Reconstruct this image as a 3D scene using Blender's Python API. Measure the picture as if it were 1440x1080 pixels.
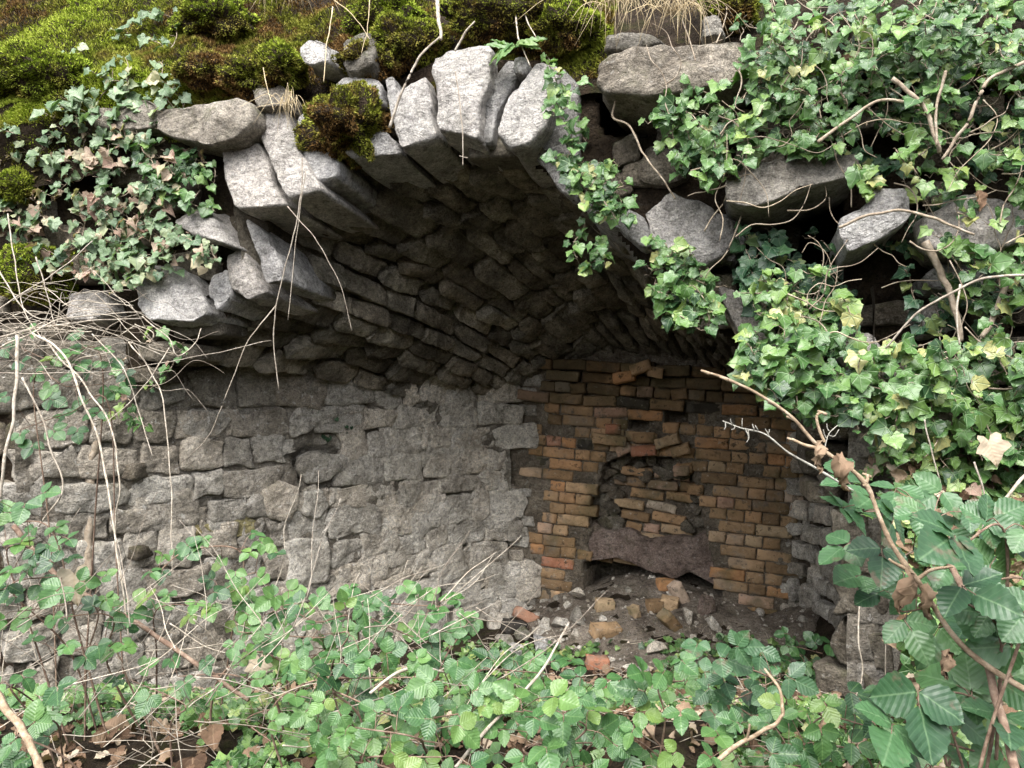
import bpy, math, random
import numpy as np
from math import radians, sin, cos, pi

for _o in list(bpy.data.objects):
    bpy.data.objects.remove(_o)
SC = bpy.context.scene
COL = SC.collection

# ------------------------------------------------------------------ camera, world, sun, exposure
cam_d = bpy.data.cameras.new("camera")
cam = bpy.data.objects.new("camera", cam_d)
COL.objects.link(cam)
cam.location = (0, 0, 1.55)
cam.rotation_euler = (radians(90), 0, 0)
cam_d.sensor_width = 36.0
cam_d.lens = 36.0 * 1082.0 / 1440.0
cam_d.clip_start = 0.05
cam_d.clip_end = 1000
SC.camera = cam

SUN_EL, SUN_AZ = radians(56), radians(196)     # overcast: a broad, soft sun behind and above the viewer
w = bpy.data.worlds.new("World")
SC.world = w
w.use_nodes = True
wt = w.node_tree
wt.nodes.clear()
sky = wt.nodes.new("ShaderNodeTexSky")
sky.sky_type = 'NISHITA'
sky.sun_disc = False
sky.sun_elevation = SUN_EL
sky.sun_rotation = SUN_AZ
sky.dust_density = 4.0
sky.air_density = 1.0
sky.ozone_density = 1.0
hs = wt.nodes.new("ShaderNodeHueSaturation")
hs.inputs['Saturation'].default_value = 0.30
bg = wt.nodes.new("ShaderNodeBackground")
bg.inputs['Strength'].default_value = 0.125
wo = wt.nodes.new("ShaderNodeOutputWorld")
wt.links.new(sky.outputs[0], hs.inputs['Color'])
wt.links.new(hs.outputs[0], bg.inputs['Color'])
wt.links.new(bg.outputs[0], wo.inputs['Surface'])

sun_d = bpy.data.lights.new("sun", 'SUN')
sun_d.energy = 1.5
sun_d.angle = radians(48)
sun_d.color = (1.0, 0.97, 0.92)
sun = bpy.data.objects.new("sun", sun_d)
COL.objects.link(sun)
from mathutils import Vector
_sd = Vector((sin(SUN_AZ) * cos(SUN_EL), cos(SUN_AZ) * cos(SUN_EL), sin(SUN_EL)))
sun.rotation_euler = (-_sd).to_track_quat('-Z', 'Y').to_euler()
sun.location = (0, -3, 8)

SC.view_settings.view_transform = 'Standard'
SC.view_settings.look = 'None'
SC.view_settings.exposure = 2.0
SC.view_settings.gamma = 1.0
SC.cycles.max_bounces = 6
SC.cycles.diffuse_bounces = 4
SC.cycles.use_denoising = True

# ------------------------------------------------------------------ small maths
RNG = np.random.default_rng(11)
random.seed(11)
F = 1082.0


def P(px, py, d):
    return np.array([d * (px - 720) / F, d, 1.55 + d * (540 - py) / F])


def pix(p):
    p = np.asarray(p, float)
    d = np.maximum(p[..., 1], 1e-3)
    return np.stack([720 + F * p[..., 0] / d, 540 - F * (p[..., 2] - 1.55) / d], -1)


def dF(px):
    return 3.15 / (1 + 0.25 * (px - 720) / F)


TH = math.atan(.25)
UF = np.array([cos(TH), -sin(TH), 0.])       # along the ruin's face, to the right
NF = np.array([-sin(TH), -cos(TH), 0.])      # out of the face, to the viewer
Z = np.array([0., 0., 1.])
AX = np.array([.29, .957, 0.])               # into the arch


def PF(px, py, off=0.0):
    return P(px, py, dF(px) - off)


def unit(v):
    v = np.asarray(v, float)
    return v / np.maximum(np.linalg.norm(v, axis=-1, keepdims=True), 1e-9)


def _h(i, j, k, s):
    n = (i.astype(np.int64) * 374761393 + j.astype(np.int64) * 668265263 + k.astype(np.int64) * 2147483647 + s * 974634777) & 0xffffffff
    n = ((n ^ (n >> 13)) * 1274126177) & 0xffffffff
    n = n ^ (n >> 16)
    return (n & 0xffff) / 65535.0


def vnoise(p, s=0):
    p = np.asarray(p, float)
    b = np.floor(p).astype(np.int64)
    f = p - b
    f = f * f * (3 - 2 * f)
    x, y, z = b[..., 0], b[..., 1], b[..., 2]
    r = 0
    for dx in (0, 1):
        wx = f[..., 0] if dx else 1 - f[..., 0]
        for dy in (0, 1):
            wy = f[..., 1] if dy else 1 - f[..., 1]
            for dz in (0, 1):
                wz = f[..., 2] if dz else 1 - f[..., 2]
                r = r + wx * wy * wz * _h(x + dx, y + dy, z + dz, s)
    return r * 2 - 1


def fbm(p, octv=4, s=0):
    a, r = 1.0, 0
    p = np.asarray(p, float)
    for o in range(octv):
        r = r + a * vnoise(p * (2 ** o), s + o)
        a *= .5
    return r


def inpoly(poly, x, y):
    x = np.asarray(x, float)
    y = np.asarray(y, float)
    c = np.zeros(x.shape, bool)
    n = len(poly)
    j = n - 1
    for i in range(n):
        xi, yi = poly[i]
        xj, yj = poly[j]
        t = ((yi > y) != (yj > y)) & (x < (xj - xi) * (y - yi) / ((yj - yi) if yj != yi else 1e-9) + xi)
        c ^= t
        j = i
    return c


def smooth_line(pts, n):
    pts = np.asarray(pts, float)
    if len(pts) == 2:
        t = np.linspace(0, 1, n)[:, None]
        return pts[0] * (1 - t) + pts[1] * t
    q = np.vstack([2 * pts[0] - pts[1], pts, 2 * pts[-1] - pts[-2]])
    seg = len(pts) - 1
    T = np.linspace(0, seg - 1e-6, n)
    i = T.astype(int)
    t = (T - i)[:, None]
    a, b, c, d = q[i], q[i + 1], q[i + 2], q[i + 3]
    return .5 * (2 * b + (c - a) * t + (2 * a - 5 * b + 4 * c - d) * t * t + (3 * b - 3 * c + d - a) * t ** 3)


def resample(pts, n, closed=False):
    pts = np.asarray(pts, float)
    if closed:
        pts = np.vstack([pts, pts[:1]])
    L = np.concatenate([[0], np.cumsum(np.linalg.norm(np.diff(pts, axis=0), axis=1))])
    t = np.linspace(0, L[-1], n + (1 if closed else 0))
    if closed:
        t = t[:-1]
    return np.stack([np.interp(t, L, pts[:, k]) for k in range(pts.shape[1])], -1)


def chaikin(p, k=.25):
    p = np.asarray(p, float)
    q = np.roll(p, -1, 0)
    return np.stack([p * (1 - k) + q * k, p * k + q * (1 - k)], 1).reshape(-1, p.shape[1])


# ------------------------------------------------------------------ mesh building
class MB:
    def __init__(self):
        self.v, self.q, self.t, self.a, self.n = [], [], [], [], 0

    def add(self, v, quads=None, tris=None, att=None):
        v = np.asarray(v, float).reshape(-1, 3)
        if quads is not None and len(quads):
            self.q.append(np.asarray(quads, np.int64) + self.n)
        if tris is not None and len(tris):
            self.t.append(np.asarray(tris, np.int64) + self.n)
        if att is None:
            att = np.zeros((len(v), 3))
        att = np.broadcast_to(np.asarray(att, float), (len(v), 3))
        self.v.append(v)
        self.a.append(att)
        self.n += len(v)

    def build(self, name, mat, parent=None, smooth=True):
        v = np.vstack(self.v)
        q = np.vstack(self.q) if self.q else np.zeros((0, 4), np.int64)
        t = np.vstack(self.t) if self.t else np.zeros((0, 3), np.int64)
        origin = np.zeros(3)
        me = bpy.data.meshes.new(name)
        me.vertices.add(len(v))
        me.vertices.foreach_set("co", v.astype(np.float32).ravel())
        nl = len(q) * 4 + len(t) * 3
        me.loops.add(nl)
        me.polygons.add(len(q) + len(t))
        me.loops.foreach_set("vertex_index", np.concatenate([q.ravel(), t.ravel()]).astype(np.int32))
        st = np.concatenate([np.arange(len(q)) * 4, len(q) * 4 + np.arange(len(t)) * 3]).astype(np.int32)
        me.polygons.foreach_set("loop_start", st)
        me.polygons.foreach_set("use_smooth", np.full(len(st), bool(smooth)))
        at = me.attributes.new("lf", 'FLOAT_VECTOR', 'POINT')
        at.data.foreach_set("vector", np.vstack(self.a).astype(np.float32).ravel())
        me.update(calc_edges=True)
        me.validate()
        me.materials.append(mat)
        o = bpy.data.objects.new(name, me)
        COL.objects.link(o)
        if parent is not None:
            o.parent = parent
        return o


def grid_faces(nu, nv):
    i = np.arange((nu - 1) * (nv - 1))
    a = (i // (nv - 1)) * nv + i % (nv - 1)
    return np.stack([a, a + nv, a + nv + 1, a + 1], -1)


def tag(o, label, cat, group=None, kind=None):
    o["label"] = label
    o["category"] = cat
    if group:
        o["group"] = group
    if kind:
        o["kind"] = kind
    return o


def thing(name, label, cat, group=None):
    o = bpy.data.objects.new(name, None)
    o.empty_display_size = .1
    COL.objects.link(o)
    return tag(o, label, cat, group)


def struct(o):
    o["kind"] = "structure"
    return o


def tube(mb, pts, r0, r1=None, sides=5, att=(0, 0, .5), knob=0.0):
    pts = np.asarray(pts, float)
    n = len(pts)
    r1 = r0 if r1 is None else r1
    tg = unit(np.gradient(pts, axis=0))
    up = np.where(np.abs(tg[:, 2:3]) > .9, np.array([[1., 0, 0]]), np.array([[0., 0, 1.]]))
    a = unit(np.cross(tg, up))
    b = np.cross(tg, a)
    r = np.linspace(r0, r1, n)
    if knob:
        r = r * (1 + knob * np.maximum(0, vnoise(pts * 45, 5)))
    th = np.arange(sides) * 2 * pi / sides
    v = pts[:, None, :] + r[:, None, None] * (np.cos(th)[None, :, None] * a[:, None, :] + np.sin(th)[None, :, None] * b[:, None, :])
    i = np.arange(n - 1)[:, None] * sides
    j = np.arange(sides)[None, :]
    k = (j + 1) % sides
    q = np.stack([i + j, i + k, i + sides + k, i + sides + j], -1).reshape(-1, 4)
    caps = [[0, s + 1, s] for s in range(1, sides - 1)] + [[(n - 1) * sides, (n - 1) * sides + s, (n - 1) * sides + s + 1] for s in range(1, sides - 1)]
    mb.add(v.reshape(-1, 3), q, caps, att)


_RS = [(.0, 1, 0), (.2, 1, 0), (.4, 1, 0), (.56, .97, 0), (.7, .93, 0), (.82, .88, 0), (.91, .78, 0), (.965, .55, 0), (.995, -.05, .01), (1.012, -.5, .035), (1.02, -.6, .1), (1.012, -.6, .2), (1.0, -.6, .34), (.98, -.6, .7), (.86, -.6, 1.0), (0, -.6, 1.0)]
_RS_LO = [(.0, 1, 0), (.4, .97, 0), (.72, .9, 0), (.9, .7, 0), (.985, .15, .02), (1.0, -.5, .2), (.95, -.5, 1.0)]


def stone(mb, poly, nrm, D, bulge=.02, rough=.012, tint=.5, seed=0, n=40, lo=False, soft=1, freq=9.0, facet=.6):
    """one irregular stone: a face outline `poly` (Nx3), its outward normal and the vector D it runs back along"""
    p = np.asarray(poly, float)
    for _ in range(soft):
        p = chaikin(p, .11 if not lo else .1)
    p = resample(p, n, True)
    c = p.mean(0)
    nrm = unit(nrm)
    rad = p - c
    size = np.linalg.norm(rad, axis=1).mean()
    rg = np.random.default_rng(seed + 1000)
    rs = _RS_LO if lo else _RS
    V = []
    ruv = unit(rad)
    dirs = []
    pl = [(rg.uniform(-.7, .7, 3), rg.uniform(.0, .5)) for _ in range(3)]
    for s, h, k in rs:
        m = 1 if s == 0 else n
        base = c + (rad * s if s else np.zeros((1, 3)))
        hh = np.full(len(base), h * bulge)
        if k == 0:
            rel = (base - c) / size
            cut = np.min([cc + rel @ a for a, cc in pl] + [np.full(len(base), .9)], axis=0)
            hh = hh + facet * bulge * (cut - .4)
        v = base + nrm * hh[:, None] + np.asarray(D) * k
        dr = np.tile(nrm, (len(base), 1)) if (k == 0 and s < .9) or s == 0 else unit(ruv * .8 + nrm * (.6 if k < .1 else 0))
        V.append(v)
        dirs.append(dr[:m])
    counts = [len(x) for x in V]
    V = np.vstack(V)
    dirs = np.vstack(dirs)
    off = rg.uniform(-50, 50, 3)
    d = fbm(V * freq + off, 4, 3) * .6 + .5 * vnoise(V * freq * .45 + off, 9)
    V = V + dirs * (d * rough)[:, None]
    st = np.concatenate([[0], np.cumsum(counts)])
    q, t = [], []
    j = np.arange(n)
    k = (j + 1) % n
    for r in range(len(rs) - 1):
        a, b = st[r], st[r + 1]
        if counts[r] == 1:
            t.append(np.stack([np.full(n, a), b + j, b + k], -1))
        elif counts[r + 1] == 1:
            t.append(np.stack([a + j, np.full(n, b), a + k], -1))
        else:
            q.append(np.stack([a + j, b + j, b + k, a + k], -1))
    att = np.array([rg.uniform(), rg.uniform(), tint])
    mb.add(V, np.vstack(q), np.vstack(t), att)


def plane_poly(pts, c3, nrm):
    """image outline laid on the real plane through c3 with normal nrm"""
    nrm = unit(nrm)
    o = np.array([0, 0, 1.55])
    out = []
    for x, y in pts:
        d = P(x, y, 1.0) - o
        t = np.dot(c3 - o, nrm) / np.dot(d, nrm)
        out.append(o + d * t)
    return np.array(out)


def face_stone(mb, pts, off=0.0, up=.25, side=0.0, depth=.4, drop=0.0, bulge=.02, rough=.012, tint=.6, seed=0, n=56, D=None, soft=1, d0=None, **kw):
    pts = np.asarray(pts, float)
    c = pts.mean(0)
    c3 = PF(c[0], c[1], off) if d0 is None else P(c[0], c[1], d0)
    nr = unit(NF + Z * up + UF * side)
    poly = plane_poly(pts, c3, nr)
    if D is None:
        D = (AX + Z * drop) * depth
    stone(mb, poly, nr, D, bulge, rough, tint, seed, n, soft=soft, **kw)


# ------------------------------------------------------------------ materials
def rgb(r, g, b):
    f = lambda c: (c / 255 / 12.92) if c / 255 <= .04045 else ((c / 255 + .055) / 1.055) ** 2.4
    return (f(r), f(g), f(b), 1)


class NT:
    def __init__(self, name, rough=.9, spec=.2):
        self.m = bpy.data.materials.new(name)
        self.m.use_nodes = True
        self.t = self.m.node_tree
        self.b = self.t.nodes["Principled BSDF"]
        self.b.inputs['Roughness'].default_value = rough
        self.b.inputs['Specular IOR Level'].default_value = spec
        self.co = self.t.nodes.new("ShaderNodeTexCoord").outputs['Object']
        a = self.t.nodes.new("ShaderNodeAttribute")
        a.attribute_name = "lf"
        self.lf = a.outputs['Vector']
        s = self.t.nodes.new("ShaderNodeSeparateXYZ")
        self.link(self.lf, s.inputs[0])
        self.x, self.y, self.r = s.outputs

    def link(self, a, b):
        self.t.links.new(a, b)

    def put(self, v, sock):
        if isinstance(v, bpy.types.NodeSocket):
            self.link(v, sock)
        else:
            sock.default_value = v

    def noise(self, scale, detail=4, rough=.55, vec=None, dist=0.0):
        n = self.t.nodes.new("ShaderNodeTexNoise")
        n.inputs['Scale'].default_value = scale
        n.inputs['Detail'].default_value = detail
        n.inputs['Roughness'].default_value = rough
        n.inputs['Distortion'].default_value = dist
        self.link(vec or self.co, n.inputs['Vector'])
        return n.outputs['Fac']

    def voro(self, scale, feature='F1', vec=None):
        n = self.t.nodes.new("ShaderNodeTexVoronoi")
        n.feature = feature
        n.inputs['Scale'].default_value = scale
        self.link(vec or self.co, n.inputs['Vector'])
        return n.outputs['Distance']

    def ramp(self, fac, stops, interp='LINEAR'):
        n = self.t.nodes.new("ShaderNodeValToRGB")
        n.color_ramp.interpolation = interp
        e = n.color_ramp.elements
        while len(e) < len(stops):
            e.new(.5)
        for k, (p, c) in enumerate(stops):
            e[k].position = p
            e[k].color = c if len(c) == 4 else (*c, 1)
        self.link(fac, n.inputs[0])
        return n.outputs[0]

    def mix(self, fac, a, b, mode='MIX'):
        n = self.t.nodes.new("ShaderNodeMix")
        n.data_type = 'RGBA'
        n.blend_type = mode
        self.put(fac, n.inputs[0])
        self.put(a, n.inputs[6])
        self.put(b, n.inputs[7])
        return n.outputs[2]

    def math(self, op, a, b=0.0, c=None):
        n = self.t.nodes.new("ShaderNodeMath")
        n.operation = op
        self.put(a, n.inputs[0])
        self.put(b, n.inputs[1])
        if c is not None:
            self.put(c, n.inputs[2])
        return n.outputs[0]

    def rng(self, v, a, b, c=0.0, d=1.0):
        n = self.t.nodes.new("ShaderNodeMapRange")
        n.interpolation_type = 'SMOOTHSTEP'
        self.link(v, n.inputs[0])
        for i, q in enumerate((a, b, c, d)):
            n.inputs[i + 1].default_value = q
        return n.outputs[0]

    def scalevec(self, s):
        n = self.t.nodes.new("ShaderNodeVectorMath")
        n.operation = 'MULTIPLY'
        self.link(self.co, n.inputs[0])
        n.inputs[1].default_value = s
        return n.outputs[0]

    def bump(self, h, dist=.01, strength=1.0, nxt=None):
        n = self.t.nodes.new("ShaderNodeBump")
        n.inputs['Distance'].default_value = dist
        n.inputs['Strength'].default_value = strength
        self.link(h, n.inputs['Height'])
        if nxt:
            self.link(nxt, n.inputs['Normal'])
        return n.outputs[0]

    def nz(self):
        g = self.t.nodes.new("ShaderNodeNewGeometry")
        s = self.t.nodes.new("ShaderNodeSeparateXYZ")
        self.link(g.outputs['Normal'], s.inputs[0])
        return s.outputs[2]

    def done(self, col, normal=None):
        self.put(col, self.b.inputs['Base Color'])
        if normal:
            self.link(normal, self.b.inputs['Normal'])
        return self.m


def mul3(c, k):
    return (c[0] * k, c[1] * k, c[2] * k, 1)


def stone_mat(name, dark, mid, light, spots=.6, moss=.35, stain=.5, bump=.02, mossc=(.055, .07, .012), white=(.55, .53, .48)):
    m = NT(name, .93, .12)
    n1 = m.noise(6, 8, .62)
    col = m.ramp(n1, [(.28, dark), (.5, mid), (.72, light)])
    fine = m.noise(55, 6, .7)
    col = m.mix(.75, col, m.ramp(fine, [(.28, (.42, .42, .42)), (.52, (1, 1, 1)), (.75, (1.35, 1.32, 1.25))]), 'MULTIPLY')
    mic = m.noise(150, 3, .7)
    col = m.mix(.8, col, m.ramp(mic, [(.32, (.45, .44, .43)), (.5, (1, 1, 1)), (.68, (1.4, 1.38, 1.35))]), 'MULTIPLY')
    pit = m.noise(27, 7, .75)
    col = m.mix(.8, col, m.ramp(pit, [(.34, (.38, .37, .37)), (.47, (.95, .95, .95)), (.62, (1.15, 1.14, 1.12))]), 'MULTIPLY')
    # flaky strata
    st = m.noise(16, 6, .6, vec=m.scalevec((1, 1, 1.8)), dist=1.2)
    col = m.mix(.25, col, m.ramp(st, [(.35, (.5, .47, .43)), (.6, (1.15, 1.15, 1.15))]), 'MULTIPLY')
    # per stone tone and hue
    tone = m.ramp(m.r, [(0, (.45, .43, .40)), (.5, (.95, .95, .95)), (1, (1.4, 1.4, 1.4))])
    col = m.mix(1.0, col, tone, 'MULTIPLY')
    hue = m.ramp(m.x, [(0, (1.04, .99, .94)), (.5, (1, 1, 1)), (1, (.985, .99, 1.0))])
    col = m.mix(1.0, col, hue, 'MULTIPLY')
    if stain:
        s = m.rng(m.noise(2.3, 5, .65), .5, .68)
        col = m.mix(m.math('MULTIPLY', s, stain), col, m.mix(.5, col, (.05, .042, .03, 1)))
        d = m.rng(m.noise(21, 6, .7), .56, .68)
        col = m.mix(m.math('MULTIPLY', d, stain), col, (.055, .047, .038, 1))
    if spots:
        v = m.rng(m.noise(30, 7, .75), .57, .66)
        col = m.mix(m.math('MULTIPLY', v, spots), col, (*white, 1))
    if moss:
        up = m.rng(m.nz(), -.2, .8)
        k = m.rng(m.noise(9, 7, .7), .50, .64)
        k = m.math('MULTIPLY', m.math('MULTIPLY', k, m.math('ADD', m.math('MULTIPLY', up, .7), .3)), moss)
        col = m.mix(k, col, (*mossc, 1))
    h = m.math('ADD', m.math('MULTIPLY', m.noise(34, 10, .72), 1.0), m.math('MULTIPLY', st, .8))
    h = m.math('ADD', h, m.math('MULTIPLY', pit, .9))
    h = m.math('ADD', h, m.math('MULTIPLY', mic, .25))
    return m.done(col, m.bump(h, bump))


M = {}
M['limestone'] = stone_mat('pale_limestone', (.23, .222, .217), (.45, .44, .43), (.61, .595, .585), spots=.45, moss=.2, stain=.42, bump=.034, white=(.56, .545, .53))
M['slab'] = stone_mat('mossy_slab_stone', (.15, .135, .115), (.32, .30, .265), (.48, .455, .41), spots=.4, moss=.55, stain=.6, bump=.028)
M['yellow'] = stone_mat('yellow_lichen_crust', (.19, .165, .08), (.34, .30, .155), (.45, .41, .25), spots=.4, moss=.2, stain=.4)
M['soffit'] = stone_mat('brown_vault_stone', (.085, .076, .062), (.26, .235, .19), (.5, .455, .37), spots=.2, moss=.3, stain=.55, bump=.03, white=(.36, .33, .27))
M['wallstone'] = stone_mat('limewashed_rubble', (.25, .23, .195), (.46, .43, .38), (.66, .63, .575), spots=.85, moss=.18, stain=.5, bump=.022, white=(.56, .54, .5))
M['darkstone'] = stone_mat('brown_rubble', (.09, .075, .06), (.17, .15, .12), (.27, .245, .205), spots=.35, moss=.35, stain=.6, bump=.022)
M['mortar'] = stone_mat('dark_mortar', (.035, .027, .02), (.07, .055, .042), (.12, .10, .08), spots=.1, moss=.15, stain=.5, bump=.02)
M['brick_mortar'] = stone_mat('brown_brick_mortar', (.10, .082, .062), (.19, .16, .125), (.31, .27, .215), spots=.4, moss=.15, stain=.5, bump=.025)
M['lime_mortar'] = stone_mat('pale_lime_mortar', (.10, .085, .068), (.24, .215, .18), (.42, .395, .35), spots=.65, moss=.2, stain=.5, bump=.025)
M['soil'] = stone_mat('root_bound_soil', (.02, .014, .009), (.05, .036, .024), (.095, .07, .05), spots=.05, moss=.35, stain=.3, bump=.05)
M['heap_soil'] = stone_mat('crumbly_mortar_soil', (.12, .098, .08), (.24, .205, .17), (.37, .325, .275), spots=.5, moss=.12, stain=.3, bump=.03)
M['clay'] = stone_mat('pinkish_clay_render', (.14, .105, .09), (.28, .215, .185), (.40, .325, .285), spots=.35, moss=.3, stain=.6, bump=.035)


def brick_mat():
    m = NT('old_orange_brick', .92, .12)
    col = m.ramp(m.r, [(0, (.03, .028, .026)), (.09, (.06, .054, .048)), (.11, (.16, .11, .065)), (.3, (.29, .185, .10)), (.42, (.37, .25, .145)), (.55, (.45, .24, .115)),
                       (.68, (.43, .32, .20)), (.8, (.50, .33, .235)), (.9, (.39, .175, .105)), (1, (.53, .44, .345))])
    n = m.noise(13, 8, .68)
    col = m.mix(.85, col, m.ramp(n, [(.25, (.35, .34, .33)), (.5, (.95, .95, .95)), (.75, (1.35, 1.3, 1.2))]), 'MULTIPLY')
    k = m.rng(m.noise(26, 7, .72), .53, .66)
    col = m.mix(m.math('MULTIPLY', k, .85), col, (.035, .028, .02, 1))
    k2 = m.rng(m.noise(6.5, 6, .6), .52, .64)
    col = m.mix(m.math('MULTIPLY', k2, .5), col, (.17, .155, .135, 1))
    g = m.rng(m.noise(3.1, 6, .6), .5, .66)
    col = m.mix(m.math('MULTIPLY', g, .7), col, m.mix(m.noise(18, 4), (.05, .045, .022, 1), (.15, .13, .065, 1)))
    wv = m.rng(m.noise(41, 6, .7), .60, .68)
    col = m.mix(m.math('MULTIPLY', wv, .6), col, (.42, .38, .32, 1))
    # shade under the vault, painted into the highest courses as a sooty tint
    top_shade = m.rng(m.y, .35, .95)
    top_shade = m.math('MULTIPLY', top_shade, m.rng(m.noise(5, 5), .15, .5))
    col = m.mix(m.math('MULTIPLY', top_shade, .85), col, m.mix(m.noise(24, 4), (.022, .018, .012, 1), (.075, .06, .03, 1)))
    h = m.math('ADD', m.noise(40, 9, .7), m.math('MULTIPLY', m.noise(9, 4), .7))
    return m.done(col, m.bump(h, .012))


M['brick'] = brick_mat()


def leaf_mat(name, ramp, vein, kind, rough=.42, spec=.45, trans=.22, blotch=None):
    m = NT(name, rough, spec)
    col = m.ramp(m.r, ramp)
    ax = m.math('ABSOLUTE', m.x)
    if kind == 'ivy':
        ang = m.math('ARCTAN2', m.x, m.math('ADD', m.y, .02))
        r = m.math('SQRT', m.math('ADD', m.math('MULTIPLY', m.x, m.x), m.math('MULTIPLY', m.y, m.y)))
        s = m.math('ABSOLUTE', m.math('SINE', m.math('MULTIPLY', ang, 4.0)))
        dist = m.math('MULTIPLY', s, r)
        vm = m.rng(dist, .03, .16, 1.0, 0.0)
    else:
        w = m.math('MULTIPLY', m.math('SUBTRACT', m.y, m.math('MULTIPLY', ax, .75)), 6.5)
        s = m.math('ABSOLUTE', m.math('SUBTRACT', m.math('FRACT', w), .5))
        side = m.rng(s, .0, .13, 1.0, 0.0)
        mid = m.rng(ax, .0, .035, 1.0, 0.0)
        vm = m.math('MAXIMUM', m.math('MULTIPLY', side, .2), m.math('MULTIPLY', mid, .8))
    n = m.noise(38, 4, .6)
    col = m.mix(.6, col, m.ramp(n, [(.3, (.62, .66, .55)), (.7, (1.3, 1.25, 1.1))]), 'MULTIPLY')
    col = m.mix(m.math('MULTIPLY', vm, .5), col, (*vein, 1))
    if blotch:
        k = m.rng(m.noise(17, 5, .65), .56, .68)
        col = m.mix(m.math('MULTIPLY', k, .8), col, (*blotch, 1))
    if kind == 'ivy':
        hh = m.math('ADD', m.math('MULTIPLY', vm, -.4), m.math('MULTIPLY', n, .5))
    else:
        hh = m.math('ADD', m.math('MULTIPLY', s, .55), m.math('MULTIPLY', n, .6))
    nm = m.bump(hh, .0035 if kind == 'ivy' else .0019)
    m.done(col, nm)
    if trans:
        t = m.t.nodes.new("ShaderNodeBsdfTranslucent")
        m.link(m.mix(1.0, col, (1.3, 1.5, .7, 1), 'MULTIPLY'), t.inputs['Color'])
        x = m.t.nodes.new("ShaderNodeMixShader")
        x.inputs[0].default_value = trans
        m.link(m.b.outputs[0], x.inputs[1])
        m.link(t.outputs[0], x.inputs[2])
        m.link(x.outputs[0], m.t.nodes["Material Output"].inputs[0])
    return m.m


M['ivy'] = leaf_mat('ivy_leaf_green', [(0, (.02, .056, .02)), (.25, (.045, .11, .034)), (.55, (.085, .175, .05)), (.8, (.15, .245, .07)), (.95, (.225, .295, .09)), (1, (.34, .34, .15))], (.24, .34, .18), 'ivy', .38, .5)
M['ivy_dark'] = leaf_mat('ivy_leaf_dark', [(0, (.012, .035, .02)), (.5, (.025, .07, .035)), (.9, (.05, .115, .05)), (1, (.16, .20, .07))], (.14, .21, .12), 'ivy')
M['ivy_pale'] = leaf_mat('ivy_leaf_bluish', [(0, (.06, .115, .06)), (.4, (.12, .19, .105)), (.75, (.20, .275, .165)), (.9, (.28, .31, .19)), (1, (.36, .32, .22))], (.27, .33, .24), 'ivy')
M['ivy_dry'] = leaf_mat('ivy_leaf_withered', [(0, (.17, .10, .085)), (.35, (.29, .21, .18)), (.7, (.38, .30, .25)), (1, (.42, .37, .28))], (.42, .36, .27), 'ivy', .8, .2)
M['bramble'] = leaf_mat('bramble_leaf', [(0, (.013, .042, .017)), (.3, (.03, .088, .03)), (.6, (.06, .14, .045)), (.85, (.095, .185, .052)), (1, (.145, .215, .055))], (.2, .32, .12), 'br', .4, .5, .22)
M['bramble_big'] = leaf_mat('bramble_leaf_dark', [(0, (.022, .06, .03)), (.5, (.05, .12, .05)), (.8, (.08, .16, .06)), (1, (.19, .24, .07))], (.17, .27, .14), 'br', .42, .45, .2, (.12, .085, .06))
M['herb'] = leaf_mat('ground_leaf', [(0, (.02, .055, .02)), (.5, (.06, .14, .04)), (1, (.16, .24, .08))], (.17, .26, .1), 'br')
M['dead_leaf'] = leaf_mat('dead_leaf_brown', [(0, (.06, .036, .025)), (.35, (.14, .085, .058)), (.7, (.26, .185, .135)), (1, (.42, .355, .295))], (.36, .26, .17), 'br', .8, .2, .15)


def simple_mat(name, stops, scale, rough=.85, bump=.004, spec=.2, stretch=None):
    m = NT(name, rough, spec)
    v = m.scalevec(stretch) if stretch else None
    n = m.noise(scale, 6, .65, vec=v)
    col = m.ramp(n, stops)
    col = m.mix(1.0, col, m.ramp(m.r, [(0, (.55, .52, .5)), (.5, (1, 1, 1)), (1, (1.4, 1.4, 1.35))]), 'MULTIPLY')
    return m.done(col, m.bump(n, bump))


M['twig'] = simple_mat('dead_pale_stem', [(.3, (.17, .14, .11)), (.5, (.34, .295, .24)), (.7, (.50, .46, .40))], 60)
M['cane'] = simple_mat('bramble_cane', [(.3, (.09, .055, .04)), (.5, (.17, .115, .085)), (.7, (.27, .21, .16))], 60)
M['hazel'] = simple_mat('hazel_bark', [(.3, (.12, .085, .055)), (.5, (.25, .185, .125)), (.7, (.40, .33, .25))], 50)
M['ivywood'] = simple_mat('ivy_wood', [(.3, (.15, .115, .085)), (.5, (.27, .22, .165)), (.7, (.38, .33, .27))], 40, bump=.008)
M['lichen_twig'] = simple_mat('lichen_twig', [(.3, (.14, .13, .11)), (.5, (.28, .27, .235)), (.7, (.40, .385, .345))], 80)
M['straw'] = simple_mat('dry_grass', [(.3, (.33, .25, .14)), (.6, (.50, .41, .27)), (.8, (.56, .5, .38))], 20)
M['litter'] = simple_mat('leaf_litter', [(.3, (.05, .03, .02)), (.5, (.14, .09, .06)), (.7, (.27, .2, .15))], 30)


def moss_mat():
    m = NT('moss_fibres', .95, .05)
    col = m.ramp(m.r, [(0, (.04, .055, .008)), (.3, (.11, .155, .016)), (.6, (.20, .27, .028)), (.85, (.31, .38, .045)), (1, (.40, .46, .08))])
    pat = m.rng(m.noise(5.5, 6, .65), .42, .62)
    br = m.ramp(m.r, [(0, (.045, .026, .01)), (.5, (.15, .085, .03)), (1, (.30, .20, .08))])
    w_ = m.math('MINIMUM', 1.0, m.math('MULTIPLY', m.math('ADD', pat, .35), m.math('MULTIPLY', m.x, 1.15)))
    col = m.mix(w_, col, br)
    return m.done(col)


M['moss'] = moss_mat()

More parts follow.
